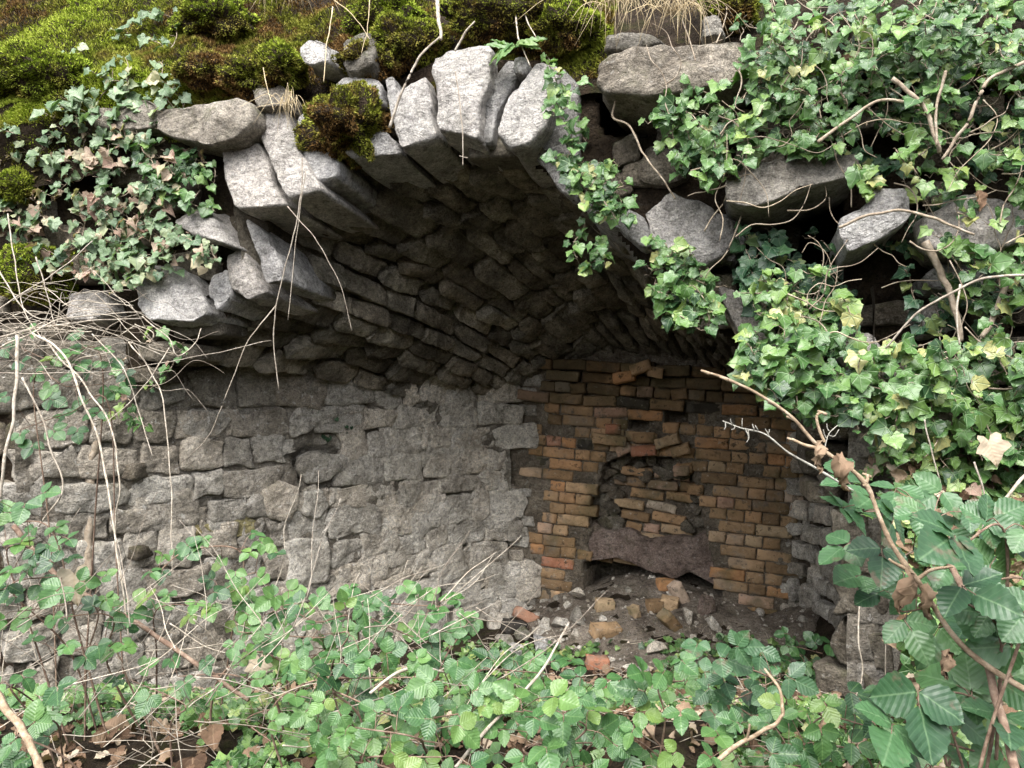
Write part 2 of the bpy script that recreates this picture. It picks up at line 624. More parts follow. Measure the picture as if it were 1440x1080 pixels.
# ------------------------------------------------------------------ the shape of the ruin
OPEN = [(225, 505), (262, 470), (300, 448), (345, 425), (378, 402), (372, 350), (365, 300), (400, 285), (445, 262), (490, 235), (560, 214), (640, 196), (700, 202), (760, 235), (815, 285),
        (870, 335), (940, 400), (1010, 460), (1080, 530), (1150, 605), (1195, 680)]
_fl = resample(chaikin(np.array(OPEN, float))[:-2], 80)
FR = np.array([P(x, y, dF(x) + .12) for x, y in _fl])
_bl = resample(smooth_line([(668, 592), (715, 560), (760, 524), (830, 500), (910, 496), (990, 512), (1070, 548), (1140, 610), (1196, 690)], 80), 80)


def dB(px):      # the brick back wall in plan
    A, B = np.array([-.1, 5.3]), np.array([1.71, 4.75])
    k = (px - 720) / F
    s = (k * A[1] - A[0]) / ((B[0] - A[0]) - k * (B[1] - A[1]))
    return A[1] + s * (B[1] - A[1])


BK = np.array([P(x, y, dB(x) + .02) for x, y in _bl])
BK[:, 1] = np.minimum(BK[:, 1], 5.4)
BK[0] = P(668, 592, 5.2)


def S(t, s):
    """vault surface: t across the arch from left to right, s into the arch"""
    t = np.clip(np.asarray(t, float), 0, 1)
    s = np.asarray(s, float)
    i = t * 79
    f = np.stack([np.interp(i, np.arange(80), FR[:, k]) for k in range(3)], -1)
    b = np.stack([np.interp(i, np.arange(80), BK[:, k]) for k in range(3)], -1)
    p = f + (b - f) * s[..., None]
    sag = np.sin(np.pi * np.clip(s, 0, 1)) * .05
    return p + Z * sag[..., None]


VC = np.array([.55, 4.1, .9])    # a point well inside the arch, for the inward side of the vault

kiln = thing('stone_ruin', 'ruined lime kiln with a collapsing stone arch over a brick back wall', 'ruin')

# vault
mb = MB()
nt, ns = 90, 40
tt, ss = np.meshgrid(np.linspace(0, 1, nt), np.linspace(-.03, 1.06, ns), indexing='ij')
p = S(tt.ravel(), ss.ravel())
out = unit(p - VC)
p = p + out * (.075 + .03 * fbm(p * 7, 3, 4))[:, None]
mb.add(p, grid_faces(nt, ns), None, (.5, .5, .3))
rg = np.random.default_rng(5)
rows = 31
edges = np.sort(np.linspace(0, 1, rows + 1) + np.r_[0, rg.uniform(-.008, .008, rows - 1), 0])
sid = 0
for r in range(rows):
    t0, t1 = edges[r], edges[r + 1]
    s = .06 + rg.uniform(0, .08)
    while s < 1.0:
        L = rg.uniform(.085, .175) * (1.1 if s < .5 else .95)
        s1 = min(s + L, 1.03)
        gt = .012 + .006 * rg.uniform()
        a, b = t0 + (t1 - t0) * rg.uniform(.02, .12), t1 - (t1 - t0) * rg.uniform(.02, .12)
        a2, b2 = t0 + (t1 - t0) * rg.uniform(-.02, .2), t1 - (t1 - t0) * rg.uniform(-.02, .2)
        sk = rg.uniform(-.012, .012)
        q = [(a, s + sk), ((a + b) / 2, s - sk * .5 + rg.uniform(-.012, .012)), (b, s - sk), (b2 * .5 + b * .5, (s + s1) / 2), (b2, s1 - .010), ((a2 + b2) / 2, s1 - .008 + rg.uniform(-.01, .01)), (a2, s1 - .010), (a2 * .5 + a * .5, (s + s1) / 2)]
        q = np.array(q)
        poly = S(q[:, 0], np.clip(q[:, 1], 0, 1.05))
        c = poly.mean(0)
        nr = np.cross(poly[2] - poly[6], poly[4] - poly[0])
        nr = unit(nr)
        if np.dot(nr, VC - c) < 0:
            nr = -nr
        # courses step down: each stone tips so that one long edge hangs lower
        tip = unit(poly[0] - poly[2])
        lean = rg.uniform(.2, .42) * (1 if c[0] < .6 else -1)
        hang = rg.uniform(-.012, .016)
        rel = poly - c
        poly = poly + nr * (hang + (rel @ tip)[:, None] * lean * 1.0 + (rel @ unit(poly[4] - poly[0]))[:, None] * rg.uniform(-.10, .04))
        stone(mb, poly, nr, -nr * .16, bulge=.016, rough=.017, tint=float(np.clip(rg.normal(.52 - .5 * np.clip((t0 - .3) * 2.5, 0, 1) * np.clip((s - .25) * 1.8, 0, 1), .22), .0, 1)), seed=sid, n=40, lo=True, freq=18, soft=1, facet=1.5)  # stone tint gets darker towards the right rear of the vault
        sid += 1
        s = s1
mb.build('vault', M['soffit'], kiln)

# ---------------- left splayed wall, grey rubble
LA, LB = np.array([-1.93, 3.62]), np.array([-.08, 5.3])


def wall_patch(A, B, z0, z1, bow=0.0):
    A3, B3 = np.array([*A, 0.]), np.array([*B, 0.])
    L = np.linalg.norm(B3 - A3)
    U = (B3 - A3) / L
    N = np.array([U[1], -U[0], 0.])
    if np.dot(N, -A3) < 0:
        N = -N
    f = lambda u, v: A3 + U * np.asarray(u)[..., None] + Z * np.asarray(v)[..., None] + N * (bow * np.sin(np.pi * np.clip(np.asarray(u) / L, 0, 1)))[..., None]
    return f, U, N, L


def rubble(mb, f, N, u0, u1, v0, v1, rh, rw, accept, rg, proud=.012, depth=.12, bulge=.016, rough=.013, tint=(.5, .15), gap=.012, n=32, slope=0.0, irr=.16, lo=True, freq=11, soft=2, jit=1.0):
    v = v0
    k = rg.integers(1 << 20)
    while v < v1:
        h = rg.uniform(*rh)
        u = u0 - rg.uniform(0, .2)
        while u < u1:
            wd = rg.uniform(*rw)
            hh = h * rg.uniform(.85, 1.12)
            j = lambda a: rg.uniform(-irr, irr) * a
            q = np.array([(gap, gap), (wd * .5 + j(wd), gap + j(h) * .5), (wd - gap, gap + j(h) * .6), (wd - gap + j(h) * .5, hh * .5), (wd - gap + j(h) * .7, hh - gap + j(h) * .5), (wd * .5 + j(wd), hh - gap + j(h) * .5), (gap + j(h) * .6, hh - gap + j(h) * .5), (gap + j(h) * .4, hh * .5)])
            uu, vv = u + q[:, 0], v + q[:, 1] + slope * (u + q[:, 0])
            poly = f(uu, vv)
            if accept(pix(poly.mean(0))):
                stone(mb, poly + N * (proud + rg.uniform(-.012, .018) * jit), unit(N + rg.normal(0, .06, 3)), -N * depth, bulge, rough, float(np.clip(rg.normal(tint[0](pix(poly.mean(0))) if callable(tint[0]) else tint[0], tint[1]), .03, 1)), int(k), n, lo=lo, soft=soft, freq=freq)
                k += 1
            u += wd
        v += h


def backing(mb, f, N, u0, u1, v0, v1, off, amp=.02, step=.03, dent=None, att=(.5, .5, .5)):
    nu, nv = int((u1 - u0) / step) + 2, int((v1 - v0) / step) + 2
    uu, vv = np.meshgrid(np.linspace(u0, u1, nu), np.linspace(v0, v1, nv), indexing='ij')
    p = f(uu.ravel(), vv.ravel())
    d = off + amp * fbm(p * 6, 4, 2)
    if dent is not None:
        d = d + dent(pix(p))
    p = p + N * np.asarray(d)[:, None]
    mb.add(p, grid_faces(nu, nv), None, att)


_pl = smooth_line([(*LA, 0), (-1.2, 4.283, 0), (-.62, 4.80, 0), (-.36, 5.02, 0), (-.13, 5.175, 0), (.10, 5.236, 0), (.3, 5.182, 0)], 200)
_pl = np.vstack([[_pl[0] + (_pl[0] - _pl[3]) / np.linalg.norm(_pl[0] - _pl[3]) * .6], _pl])
_ps = np.concatenate([[0], np.cumsum(np.linalg.norm(np.diff(_pl, axis=0), axis=1))]) - .6


def f(u, v):
    u = np.asarray(u, float)
    return np.stack([np.interp(u, _ps, _pl[:, 0]), np.interp(u, _ps, _pl[:, 1]), np.asarray(v, float) + 0 * u], -1)


L = float(np.interp(.10, _pl[:, 0], _ps))
_, U, N, _ = wall_patch(LA, LB, 0, 2)
SCAR = [(415, 640), (440, 628), (478, 632), (488, 655), (460, 680), (420, 675)]
mb = MB()
backing(mb, f, N, -.35, L - .12, -.3, 1.75, -.012, .03, .025, dent=lambda q: -.05 * inpoly(SCAR, q[:, 0], q[:, 1]))
left_wall = mb.build('side_wall', M['lime_mortar'], kiln)
left_wall["label"] = "pale grey rubble wall under the left springing of the arch"
mb = MB()
rg = np.random.default_rng(21)
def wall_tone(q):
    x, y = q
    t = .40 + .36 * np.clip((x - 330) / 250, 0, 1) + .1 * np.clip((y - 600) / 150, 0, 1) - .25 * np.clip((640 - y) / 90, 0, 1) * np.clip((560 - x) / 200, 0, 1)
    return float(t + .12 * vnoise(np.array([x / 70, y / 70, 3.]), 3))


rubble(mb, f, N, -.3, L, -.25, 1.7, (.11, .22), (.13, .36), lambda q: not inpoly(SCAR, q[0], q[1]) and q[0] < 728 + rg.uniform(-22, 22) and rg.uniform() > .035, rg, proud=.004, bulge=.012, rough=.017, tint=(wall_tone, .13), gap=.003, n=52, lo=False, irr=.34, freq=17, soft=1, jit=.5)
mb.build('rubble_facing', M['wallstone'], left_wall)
# smears of old lime render left over the joints
mb = MB()
g_ = np.random.default_rng(23)
for i in range(130):
    u_, v_ = g_.uniform(.0, L - .1), g_.uniform(.0, 1.35)
    x, y = pix(f(np.array([u_]), np.array([v_])))[0]
    pr_ = .25 + .75 * np.clip((x - 400) / 150, 0, 1) * np.clip((y - 570) / 60, 0, 1)
    if g_.uniform() > pr_ or inpoly(SCAR, x, y):
        continue
    an = np.sort(g_.uniform(0, 2 * pi, 16))
    rr = g_.uniform(.06, .17) * (.55 + .45 * g_.uniform(size=16))
    poly = f(u_ + np.cos(an) * rr * g_.uniform(.8, 1.5), v_ + np.sin(an) * rr * g_.uniform(.6, 1.1))
    stone(mb, poly + N * .006, unit(N + g_.normal(0, .03, 3)), -N * .05, .006, .02, float(np.clip(g_.normal(.36 + .52 * (pr_ > .6), .16), 0, 1)), 700 + i, 56, soft=1, freq=13, facet=.3)
mb.build('lime_render', M['wallstone'], left_wall)


def wall_uv(x, y):
    uu = np.linspace(-.5, L, 800)
    q = pix(f(uu, uu * 0 + 1.0))
    u = float(np.interp(x, q[:, 0], uu))
    d = f(np.array([u]), np.array([1.0]))[0, 1]
    return u, 1.55 + d * (540 - y) / F


def on_wall(pts):
    q = np.array([wall_uv(*p_) for p_ in pts])
    return f(q[:, 0], q[:, 1])


for nm, mt, items in [('cream_stone', 'wallstone', [([(396, 762), (425, 756), (458, 757), (462, 790), (458, 818), (425, 826), (398, 822), (404, 790)], .95), ([(392, 826), (430, 826), (428, 850), (396, 850)], .8)]),
                      ('lichen_patch', 'yellow', [([(285, 738), (312, 730), (345, 725), (366, 734), (364, 752), (330, 756), (300, 752)], .6), ([(262, 742), (280, 736), (284, 750), (268, 754)], .5)]),
                      ('rounded_stone', 'wallstone', [([(422, 642), (448, 634), (474, 640), (480, 658), (462, 676), (432, 678), (416, 662)], .4), ([(366, 690), (392, 676), (418, 684), (420, 712), (404, 732), (376, 728)], .75), ([(424, 690), (450, 686), (462, 712), (446, 730), (424, 724)], .68)])]:
    mb = MB()
    for k, (pts, ti) in enumerate(items):
        poly = on_wall(pts)
        out_ = .006 if mt == 'yellow' else .022
        stone(mb, poly + N * out_, unit(N + Z * .05), -N * .08, .004 if mt == 'yellow' else .016, .016, ti, 900 + k, 70, soft=1, freq=15)
    mb.build(nm, M[mt], left_wall)

# ---------------- brick back wall
BA, BB = np.array([-.16, 5.318]), np.array([2.0, 4.662])
f, U, N, L = wall_patch(BA, BB, 0, 2)
RECESS = [(838, 735), (840, 690), (850, 652), (880, 640), (945, 645), (972, 668), (980, 700), (992, 750), (1002, 800), (990, 815), (940, 812), (880, 790), (832, 782), (826, 765)]
HOLE = [(820, 792), (850, 780), (880, 788), (920, 800), (960, 810), (990, 806), (1015, 830), (1015, 866), (960, 875), (900, 870), (824, 866)]
GAPS = [[(935, 575), (965, 572), (968, 600), (938, 602)], [(885, 590), (910, 590), (910, 604), (885, 604)], [(826, 700), (845, 700), (842, 745), (828, 745)]]
BRICKL = [(738, 500), (1160, 500), (1180, 640), (1145, 690), (1118, 760), (1105, 830), (1105, 905), (1015, 905), (1010, 850), (820, 848), (716, 842), (722, 798), (758, 786), (748, 760), (764, 735), (752, 700), (762, 685), (730, 668), (718, 640), (745, 622), (742, 606), (762, 590), (752, 560), (770, 540)]


def dentB(q):
    x, y = q[:, 0], q[:, 1]
    return -.13 * inpoly(RECESS, x, y) - .5 * inpoly(HOLE, x, y) * (~inpoly(RECESS, x, y)) - .12 * sum(inpoly(g, x, y).astype(float) for g in GAPS)


mb = MB()
backing(mb, f, N, -.1, L + .15, -.3, 2.0, -.013, .012, .014, dent=dentB)
back_wall = mb.build('back_wall', M['brick_mortar'], kiln)
back_wall["label"] = "orange brick back wall around the broken draw hole"

mb = MB()
rg = np.random.default_rng(31)
PX = lambda u, v: pix(f(np.array([u]), np.array([v])))[0]


def brick_box(mb, c, U_, V_, N_, w_, h_, d_, tint, y, rg):
    """one worn brick with rounded, chipped arrises"""
    nx, ny = (7, 4) if w_ > .15 else (4, 4)
    e = .007
    xs = np.r_[-.5 * w_, np.linspace(-.5 * w_ + e, .5 * w_ - e, nx), .5 * w_]
    ys = np.r_[-.5 * h_, np.linspace(-.5 * h_ + e, .5 * h_ - e, ny), .5 * h_]
    nx, ny = nx + 2, ny + 2
    gx, gy = np.meshgrid(xs, ys, indexing='ij')
    rim = np.minimum(np.minimum(gx + w_ / 2, w_ / 2 - gx), np.minimum(gy + h_ / 2, h_ / 2 - gy))
    gx2 = gx + rg.normal(0, .0022, gx.shape)
    gy2 = gy + rg.normal(0, .0018, gx.shape)
    gz = np.where(rim < 1e-6, -.005 - np.abs(rg.normal(0, .003, gx.shape)), 0) + rg.normal(0, .0016, gx.shape)
    for cx in (0, -1):
        for cy in (0, -1):
            if rg.uniform() < .3:
                gz[cx, cy] -= rg.uniform(.004, .02)
                gx2[cx, cy] *= rg.uniform(.88, .98)
                gy2[cx, cy] *= rg.uniform(.75, .97)
    front = c + U_ * gx2.ravel()[:, None] + V_ * gy2.ravel()[:, None] + N_ * gz.ravel()[:, None]
    idx = np.arange(nx * ny).reshape(nx, ny)
    loop = np.r_[idx[:, 0], idx[-1, 1:], idx[-2::-1, -1], idx[0, -2:0:-1]]
    back = front[loop] - N_ * d_
    n0 = nx * ny
    m = len(loop)
    j = np.arange(m)
    q = np.stack([loop, n0 + j, n0 + (j + 1) % m, loop[(j + 1) % m]], -1)
    mb.add(np.vstack([front, back]), np.vstack([grid_faces(nx, ny), q]), None, (rg.uniform(), y, tint))


def btint(rg):
    return float(rg.choice([.05, .2, .3, .38, .45, .55, .62, .7, .8, .9, 1.0], p=[.03, .11, .16, .16, .13, .12, .09, .08, .05, .04, .03]) + rg.uniform(-.03, .03))


SL = -.062
ch = .0745
for r in range(-4, 24):
    v = r * ch
    mode = (r % 3 == 0) or (r % 5 == 1)
    u = -.12 + (.06 if r % 2 else 0) + rg.uniform(-.02, .02)
    while u < L:
        wd = (.108 if mode else .222) * rg.uniform(.96, 1.04)
        if rg.uniform() < .16:
            wd = .108 if wd > .2 else .222
        uc = u + wd / 2
        x, y = PX(uc, v + SL * uc)
        ok = inpoly(BRICKL, x + rg.uniform(-9, 9), y)
        for uu in (u + .02, uc, u + wd - .02):
            x2, y2 = PX(uu, v + SL * uu)
            ok = ok and not inpoly(RECESS, x2, y2) and not inpoly(HOLE, x2, y2)
        ok = ok and not any(inpoly(g, x, y) for g in GAPS)
        if ok and rg.uniform() > .012:
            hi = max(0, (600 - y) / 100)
            pr = rg.uniform(-.006, .007) + (rg.uniform(-.02, .04) if y < 590 else 0) + .13 * max(0, hi - .25)
            if rg.uniform() < .05:
                pr -= .02
            rot = rg.normal(0, .012 if y > 600 else .05)
            U2 = unit(U + Z * (SL + rot))
            V2 = unit(Z - U * (SL + rot))
            c = f(np.array([uc]), np.array([v + SL * uc + rg.normal(0, .002)]))[0] + N * pr
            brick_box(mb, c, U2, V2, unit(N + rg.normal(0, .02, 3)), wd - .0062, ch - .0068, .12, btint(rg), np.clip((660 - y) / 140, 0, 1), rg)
        u += wd
# leaning bricks of the collapsed relieving arch above the recess
for (x, y, w_, a, pr, t) in [(858, 618, .22, -.10, .05, .42), (877, 632, .1, .5, .03, .8), (905, 634, .16, .1, .03, .9), (938, 620, .15, .33, .05, .66), (957, 634, .12, .28, .03, .4), (905, 616, .14, .05, .0, .3), (925, 604, .1, .05, -.03, .2), (862, 604, .1, -.05, .0, .9),
                             (958, 662, .10, .1, .03, .95), (962, 660, .1, .2, .0, .5), (978, 690, .1, 0, -.02, .3), (905, 517, .13, .35, .16, .62), (925, 524, .1, -.2, .14, .35), (880, 530, .14, .2, .1, .55)]:
    c0 = P(x, y, dB(x) - .02)
    brick_box(mb, c0 + N * pr, unit(U + Z * a), unit(Z - U * a), unit(N + rg.normal(0, .1, 3)), w_, .066, .11, t, .3, rg)
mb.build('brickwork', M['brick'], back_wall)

# bricks and rubble packed into the recess
mb = MB()
rg = np.random.default_rng(33)
for r in range(9):
    u0 = 842 + rg.uniform(-6, 14)
    while u0 < 980:
        wpx = rg.choice([24, 46]) * rg.uniform(.9, 1.1)
        x, y = u0 + wpx / 2, 662 + r * 15.5 + (u0 - 860) * .09
        if inpoly(RECESS, x, y) and inpoly(RECESS, x + wpx * .3, y) and not (x < 868 and rg.uniform() < .6):
            c0 = P(x, y, dB(x) + .115)
            a = -.14 + rg.normal(0, .05)
            brick_box(mb, c0 + N * rg.uniform(-.01, .03), unit(U + Z * a), unit(Z - U * a), unit(N + rg.normal(0, .05, 3)), wpx * .0044, .058, .08, float(rg.choice([.22, .3, .45, .66, .95, 1.0])), .1, rg)
        u0 += wpx + 1
mb.build('recess_bricks', M['brick'], back_wall)
mb = MB()
nr = unit(N + Z * .12)
for k, face in enumerate([
        [(822, 756), (836, 736), (850, 744), (866, 748), (884, 744), (904, 754), (930, 758), (955, 754), (974, 758), (994, 748), (1004, 775), (1008, 800), (1014, 828), (998, 815), (982, 804), (968, 805), (952, 813), (935, 809), (915, 800), (895, 794), (878, 787), (860, 782), (842, 787), (820, 790), (826, 772)]]):
    c_ = np.mean(face, 0)
    stone(mb, plane_poly(face, P(c_[0], c_[1], dB(c_[0]) + .03 + .02 * (k == 1)), nr), nr, -N * .2, .014, .03, .5, 9 + k, 130, soft=1, facet=.8, freq=14)
mb.build('recess_lintel', M['clay'], back_wall)
mb = MB()
g_ = np.random.default_rng(39)
for (x, y) in [(838, 742), (842, 722), (850, 738), (846, 704), (858, 716), (852, 686), (864, 694), (858, 668), (872, 672), (868, 654), (884, 660), (884, 646), (900, 655), (914, 648), (928, 658), (944, 652), (956, 668), (862, 735), (975, 715), (984, 735), (968, 740), (846, 757), (980, 700), (935, 668), (905, 668)]:
    k = dB(x) / F
    an = np.sort(g_.uniform(0, 2 * pi, 8))
    sz = g_.uniform(8, 16) * k
    c_ = P(x, y, dB(x) + .10)
    poly = c_ + np.cos(an)[:, None] * U * sz * g_.uniform(.8, 1.3) + np.sin(an)[:, None] * Z * sz * g_.uniform(.6, .9)
    stone(mb, poly, unit(N + g_.normal(0, .25, 3)), -N * .08, .012, .018, float(np.clip(g_.normal(.5, .2), 0, 1)), int(x * y), 30, soft=1, freq=20)
mb.build('recess_rubble', M['darkstone'], back_wall)

# grey stones of the back wall beside the brick
mb = MB()
rg = np.random.default_rng(35)


def acc(q):
    return (not inpoly(BRICKL, q[0] + (14 if q[0] < 800 else -8), q[1])) and q[1] > 500 and not inpoly(HOLE, q[0], q[1]) and not inpoly(RECESS, q[0], q[1])


rubble(mb, f, N, -.1, L, -.2, 1.6, (.08, .15), (.09, .2), acc, rg, proud=-.004, tint=(.5, .2), n=36, slope=-.05)
mb.build('corner_stones', M['wallstone'], back_wall)

# right wall curves round to the jamb
pl = [(1.72, 4.775), (1.83, 4.60), (1.85, 4.34), (1.78, 4.0), (1.55, 3.4), (1.27, 2.78)]
mb, mb2 = MB(), MB()
rg = np.random.default_rng(37)
for a, b in zip(pl[:-1], pl[1:]):
    f2, U2, N2, L2 = wall_patch(np.array(a), np.array(b), 0, 2)
    if np.dot(N2, np.array([.6, 4.0, 0]) - np.array([*a, 0])) < 0:
        N2 = -N2
    backing(mb, f2, N2, -.03, L2 + .03, -.3, 1.9, -.03, .02, .04)
    rubble(mb2, f2, N2, -.02, L2, -.2, 1.5, (.09, .18), (.12, .24), lambda q: True, rg, tint=(.5, .2), n=40, freq=16, soft=1)
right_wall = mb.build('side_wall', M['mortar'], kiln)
right_wall["label"] = "dark curved rubble wall under the right side of the arch"
mb2.build('rubble_facing', M['wallstone'], right_wall)

# ---------------- the front: earth core, facing stones, arch stones, slabs
def ztop_px(px):
    return np.interp(px, [-400, 0, 120, 230, 310, 400, 470, 540, 620, 790, 840, 930, 1060, 1200, 1440, 1900], [190, 185, 178, 150, 165, 150, 150, 120, 78, 82, 70, 60, 45, 30, 20, 10])


OPENX = [(150, 1300), (150, 560), (215, 500)] + [tuple(x) for x in _fl[::4]] + [(1200, 760), (1215, 1300)]
CAV = [(1045, 285), (1110, 262), (1185, 268), (1180, 315), (1190, 355), (1130, 392), (1060, 385), (1040, 330)]
CAV2 = [(842, 138), (905, 142), (960, 135), (965, 165), (900, 195), (850, 190)]
mb = MB()
nu, nv = 440, 280
uu, vv = np.meshgrid(np.linspace(-420, 1900, nu), np.linspace(0, 1, nv), indexing='ij')
uu, vv = uu.ravel(), vv.ravel()
top = ztop_px(uu) + 4
py = top + (1380 - top) * vv ** 1.2
off = -.12 + .05 * fbm(np.stack([uu / 90, py / 90, uu * 0], -1), 4, 7)
off = off - .45 * inpoly(CAV, uu, py) - .25 * inpoly(CAV2, uu, py)
P3 = np.array([PF(a, b, c) for a, b, c in zip(uu, py, off)])
q = grid_faces(nu, nv)
cc = np.stack([uu[q].mean(1), py[q].mean(1)], -1)
cc = cc + 9 * np.stack([vnoise(np.c_[cc / 22, cc[:, :1] * 0], 5), vnoise(np.c_[cc / 22, cc[:, :1] * 0], 6)], -1)
q = q[~inpoly(OPENX, cc[:, 0], cc[:, 1])]
mb.add(P3, q, None, (.5, .5, .5))
front = mb.build('front_core', M['soil'], kiln)

# traced facing stones: (name, pts, off, up, depth, tint, material)
VO = [  # arch stones
    ([(310, 207), (330, 190), (352, 178), (368, 208), (385, 262), (400, 286), (365, 290), (330, 293), (318, 250)], .06, .30, .62, .78),
    ([(357, 168), (385, 150), (404, 152), (415, 190), (438, 240), (453, 266), (425, 273), (402, 279), (377, 225)], .05, .30, .62, .72),
    ([(418, 165), (440, 152), (452, 190), (476, 225), (472, 246), (442, 254), (426, 210)], .02, .3, .6, .7),
    ([(468, 118), (500, 108), (534, 116), (532, 140), (500, 146), (470, 140)], .02, .5, .4, .85),
    ([(484, 215), (512, 193), (535, 184), (556, 200), (561, 214), (520, 220), (498, 224)], .02, .35, .6, .8),
    ([(540, 108), (553, 106), (560, 130), (560, 170), (551, 172), (545, 140)], .0, .3, .5, .75),
    ([(554, 130), (575, 112), (601, 103), (607, 150), (614, 190), (592, 198), (563, 206), (554, 170)], .03, .28, .6, .78),
    ([(608, 82), (635, 70), (690, 62), (691, 110), (674, 150), (672, 194), (645, 186), (614, 181)], .05, .25, .62, .8),
    ([(676, 155), (693, 112), (712, 82), (738, 82), (724, 120), (701, 155), (693, 200), (674, 198)], -.03, .2, .55, .5),
    ([(722, 80), (742, 81), (740, 102), (724, 104)], .0, .2, .3, .62),
    ([(738, 108), (758, 82), (783, 86), (788, 128), (768, 175), (745, 200), (721, 206), (699, 188), (716, 145)], .05, .24, .62, .8),
    ([(790, 95), (812, 118), (813, 200), (815, 282), (790, 268), (748, 208), (774, 176), (790, 130)], -.05, .0, .22, .4),
    ([(350, 312), (373, 322), (394, 368), (396, 392), (374, 397), (358, 352)], -.03, .25, .5, .7),
    ([(320, 360), (345, 352), (360, 388), (377, 410), (347, 421), (326, 405)], -.01, .25, .5, .62),
    ([(297, 386), (319, 376), (327, 420), (305, 439), (294, 420)], .0, .28, .5, .72),
    ([(193, 392), (212, 378), (240, 372), (265, 382), (285, 418), (289, 440), (268, 452), (205, 449), (190, 425)], .03, .34, .5, .82),
    ([(95, 412), (120, 404), (150, 407), (158, 440), (130, 450), (92, 446)], .02, .3, .5, .72),
    ([(815, 278), (850, 285), (900, 303), (930, 345), (905, 352), (868, 322), (830, 300)], -.02, .05, .5, .5),
    ([(935, 350), (965, 362), (990, 378), (1012, 425), (990, 432), (955, 402)], -.02, .05, .5, .42),
    ([(1010, 402), (1050, 415), (1085, 445), (1100, 500), (1065, 490), (1030, 455)], -.02, .05, .5, .4),
    ([(1090, 482), (1130, 505), (1165, 545), (1190, 620), (1160, 610), (1120, 560)], -.02, .05, .5, .36),
]
rg = np.random.default_rng(41)
ring = thing_parent = kiln
for i, (pts, off, up, dep, ti) in enumerate(VO):
    mb = MB()
    face_stone(mb, pts, off, up, 0.0, dep, -.12, .014, .02, ti, 100 + i, 110, freq=14, facet=1.2)
    mb.build('arch_stone', M['limestone'], kiln)
SLABS = [
    ([(218, 162), (240, 149), (300, 144), (348, 140), (358, 152), (356, 172), (330, 194), (290, 202), (240, 192), (222, 180)], .13, .25, .4, .55, 'slab', 'long flat slab at the left shoulder of the arch'),
    ([(128, 160), (165, 146), (205, 140), (218, 150), (214, 178), (170, 184), (136, 178)], .06, .2, .3, .4, 'slab', None),
    ([(355, 120), (392, 116), (404, 130), (398, 148), (362, 148)], .03, .4, .25, .62, 'slab', None),
    ([(246, 312), (272, 296), (292, 292), (312, 320), (320, 344), (296, 338), (268, 328)], .07, .3, .35, .62, 'limestone', None),
    ([(836, 88), (870, 76), (915, 68), (960, 62), (1010, 60), (1048, 62), (1062, 84), (1040, 112), (1000, 118), (955, 124), (905, 136), (850, 128), (837, 112)], .16, .16, .5, .55, 'slab', 'big flat slab overhanging right of the arch crown'),
    ([(1018, 248), (1060, 228), (1110, 218), (1160, 208), (1212, 214), (1208, 240), (1180, 252), (1140, 264), (1090, 284), (1055, 291), (1022, 282)], .2, .2, .45, .45, 'slab', 'long brown slab bridging the dark cavity'),
    ([(1180, 308), (1204, 290), (1232, 268), (1276, 264), (1286, 298), (1262, 318), (1228, 340), (1194, 354), (1184, 335)], .22, .25, .4, .72, 'limestone', 'pale angular block right of the dark cavity'),
    ([(1304, 300), (1360, 275), (1432, 290), (1442, 318), (1438, 340), (1380, 356), (1320, 350), (1303, 335)], .16, .25, .4, .68, 'limestone', None),
    ([(904, 302), (922, 288), (945, 274), (975, 280), (1000, 290), (1038, 310), (1034, 350), (985, 378), (950, 360), (928, 345)], .03, .15, .4, .62, 'limestone', None),
    ([(1000, 300), (1035, 298), (1045, 340), (1030, 368), (1002, 355)], .0, .1, .35, .5, 'limestone', None),
    ([(1300, 382), (1345, 371), (1385, 380), (1380, 405), (1340, 410), (1308, 402)], .08, .2, .35, .6, 'limestone', None),
    ([(858, 196), (893, 190), (902, 222), (870, 236), (860, 225)], -.05, .05, .3, .3, 'darkstone', None),
    ([(905, 200), (955, 205), (968, 248), (930, 258), (898, 250)], -.04, .1, .3, .5, 'darkstone', None),
    ([(838, 240), (880, 235), (890, 270), (850, 285), (832, 268)], -.05, .1, .3, .5, 'darkstone', None),
    ([(1176, 478), (1200, 464), (1224, 470), (1240, 500), (1205, 520), (1180, 500)], .06, .25, .3, .62, 'limestone', None),
    ([(985, 22), (1015, 22), (1022, 48), (985, 52)], .1, .2, .3, .5, 'slab', None),
    ([(855, 50), (915, 45), (940, 58), (880, 70), (850, 66)], .02, .2, .3, .35, 'slab', None),
    ([(418, 66), (440, 54), (462, 54), (461, 84), (440, 90), (424, 86)], .05, .5, .2, .85, 'limestone', None),
    ([(1290, 432), (1340, 422), (1346, 465), (1302, 470)], .04, .1, .3, .5, 'limestone', None),
    ([(1100, 300), (1130, 315), (1120, 350), (1085, 340)], -.3, .1, .2, .3, 'darkstone', None),
    ([(1060, 410), (1110, 400), (1125, 440), (1085, 455)], .02, .1, .3, .5, 'darkstone', None),
    ([(480, 55), (520, 48), (530, 72), (520, 95), (485, 100)], .02, .3, .2, .3, 'slab', None),
]
for i, (pts, off, up, dep, ti, mt, lab) in enumerate(SLABS):
    mb = MB()
    face_stone(mb, pts, off, up, 0, dep, -.06, .018, .03, ti, 300 + i, 110, freq=11, facet=1.4)
    o = mb.build('facing_slab', M[mt], kiln)
    if lab:
        o["label"] = lab
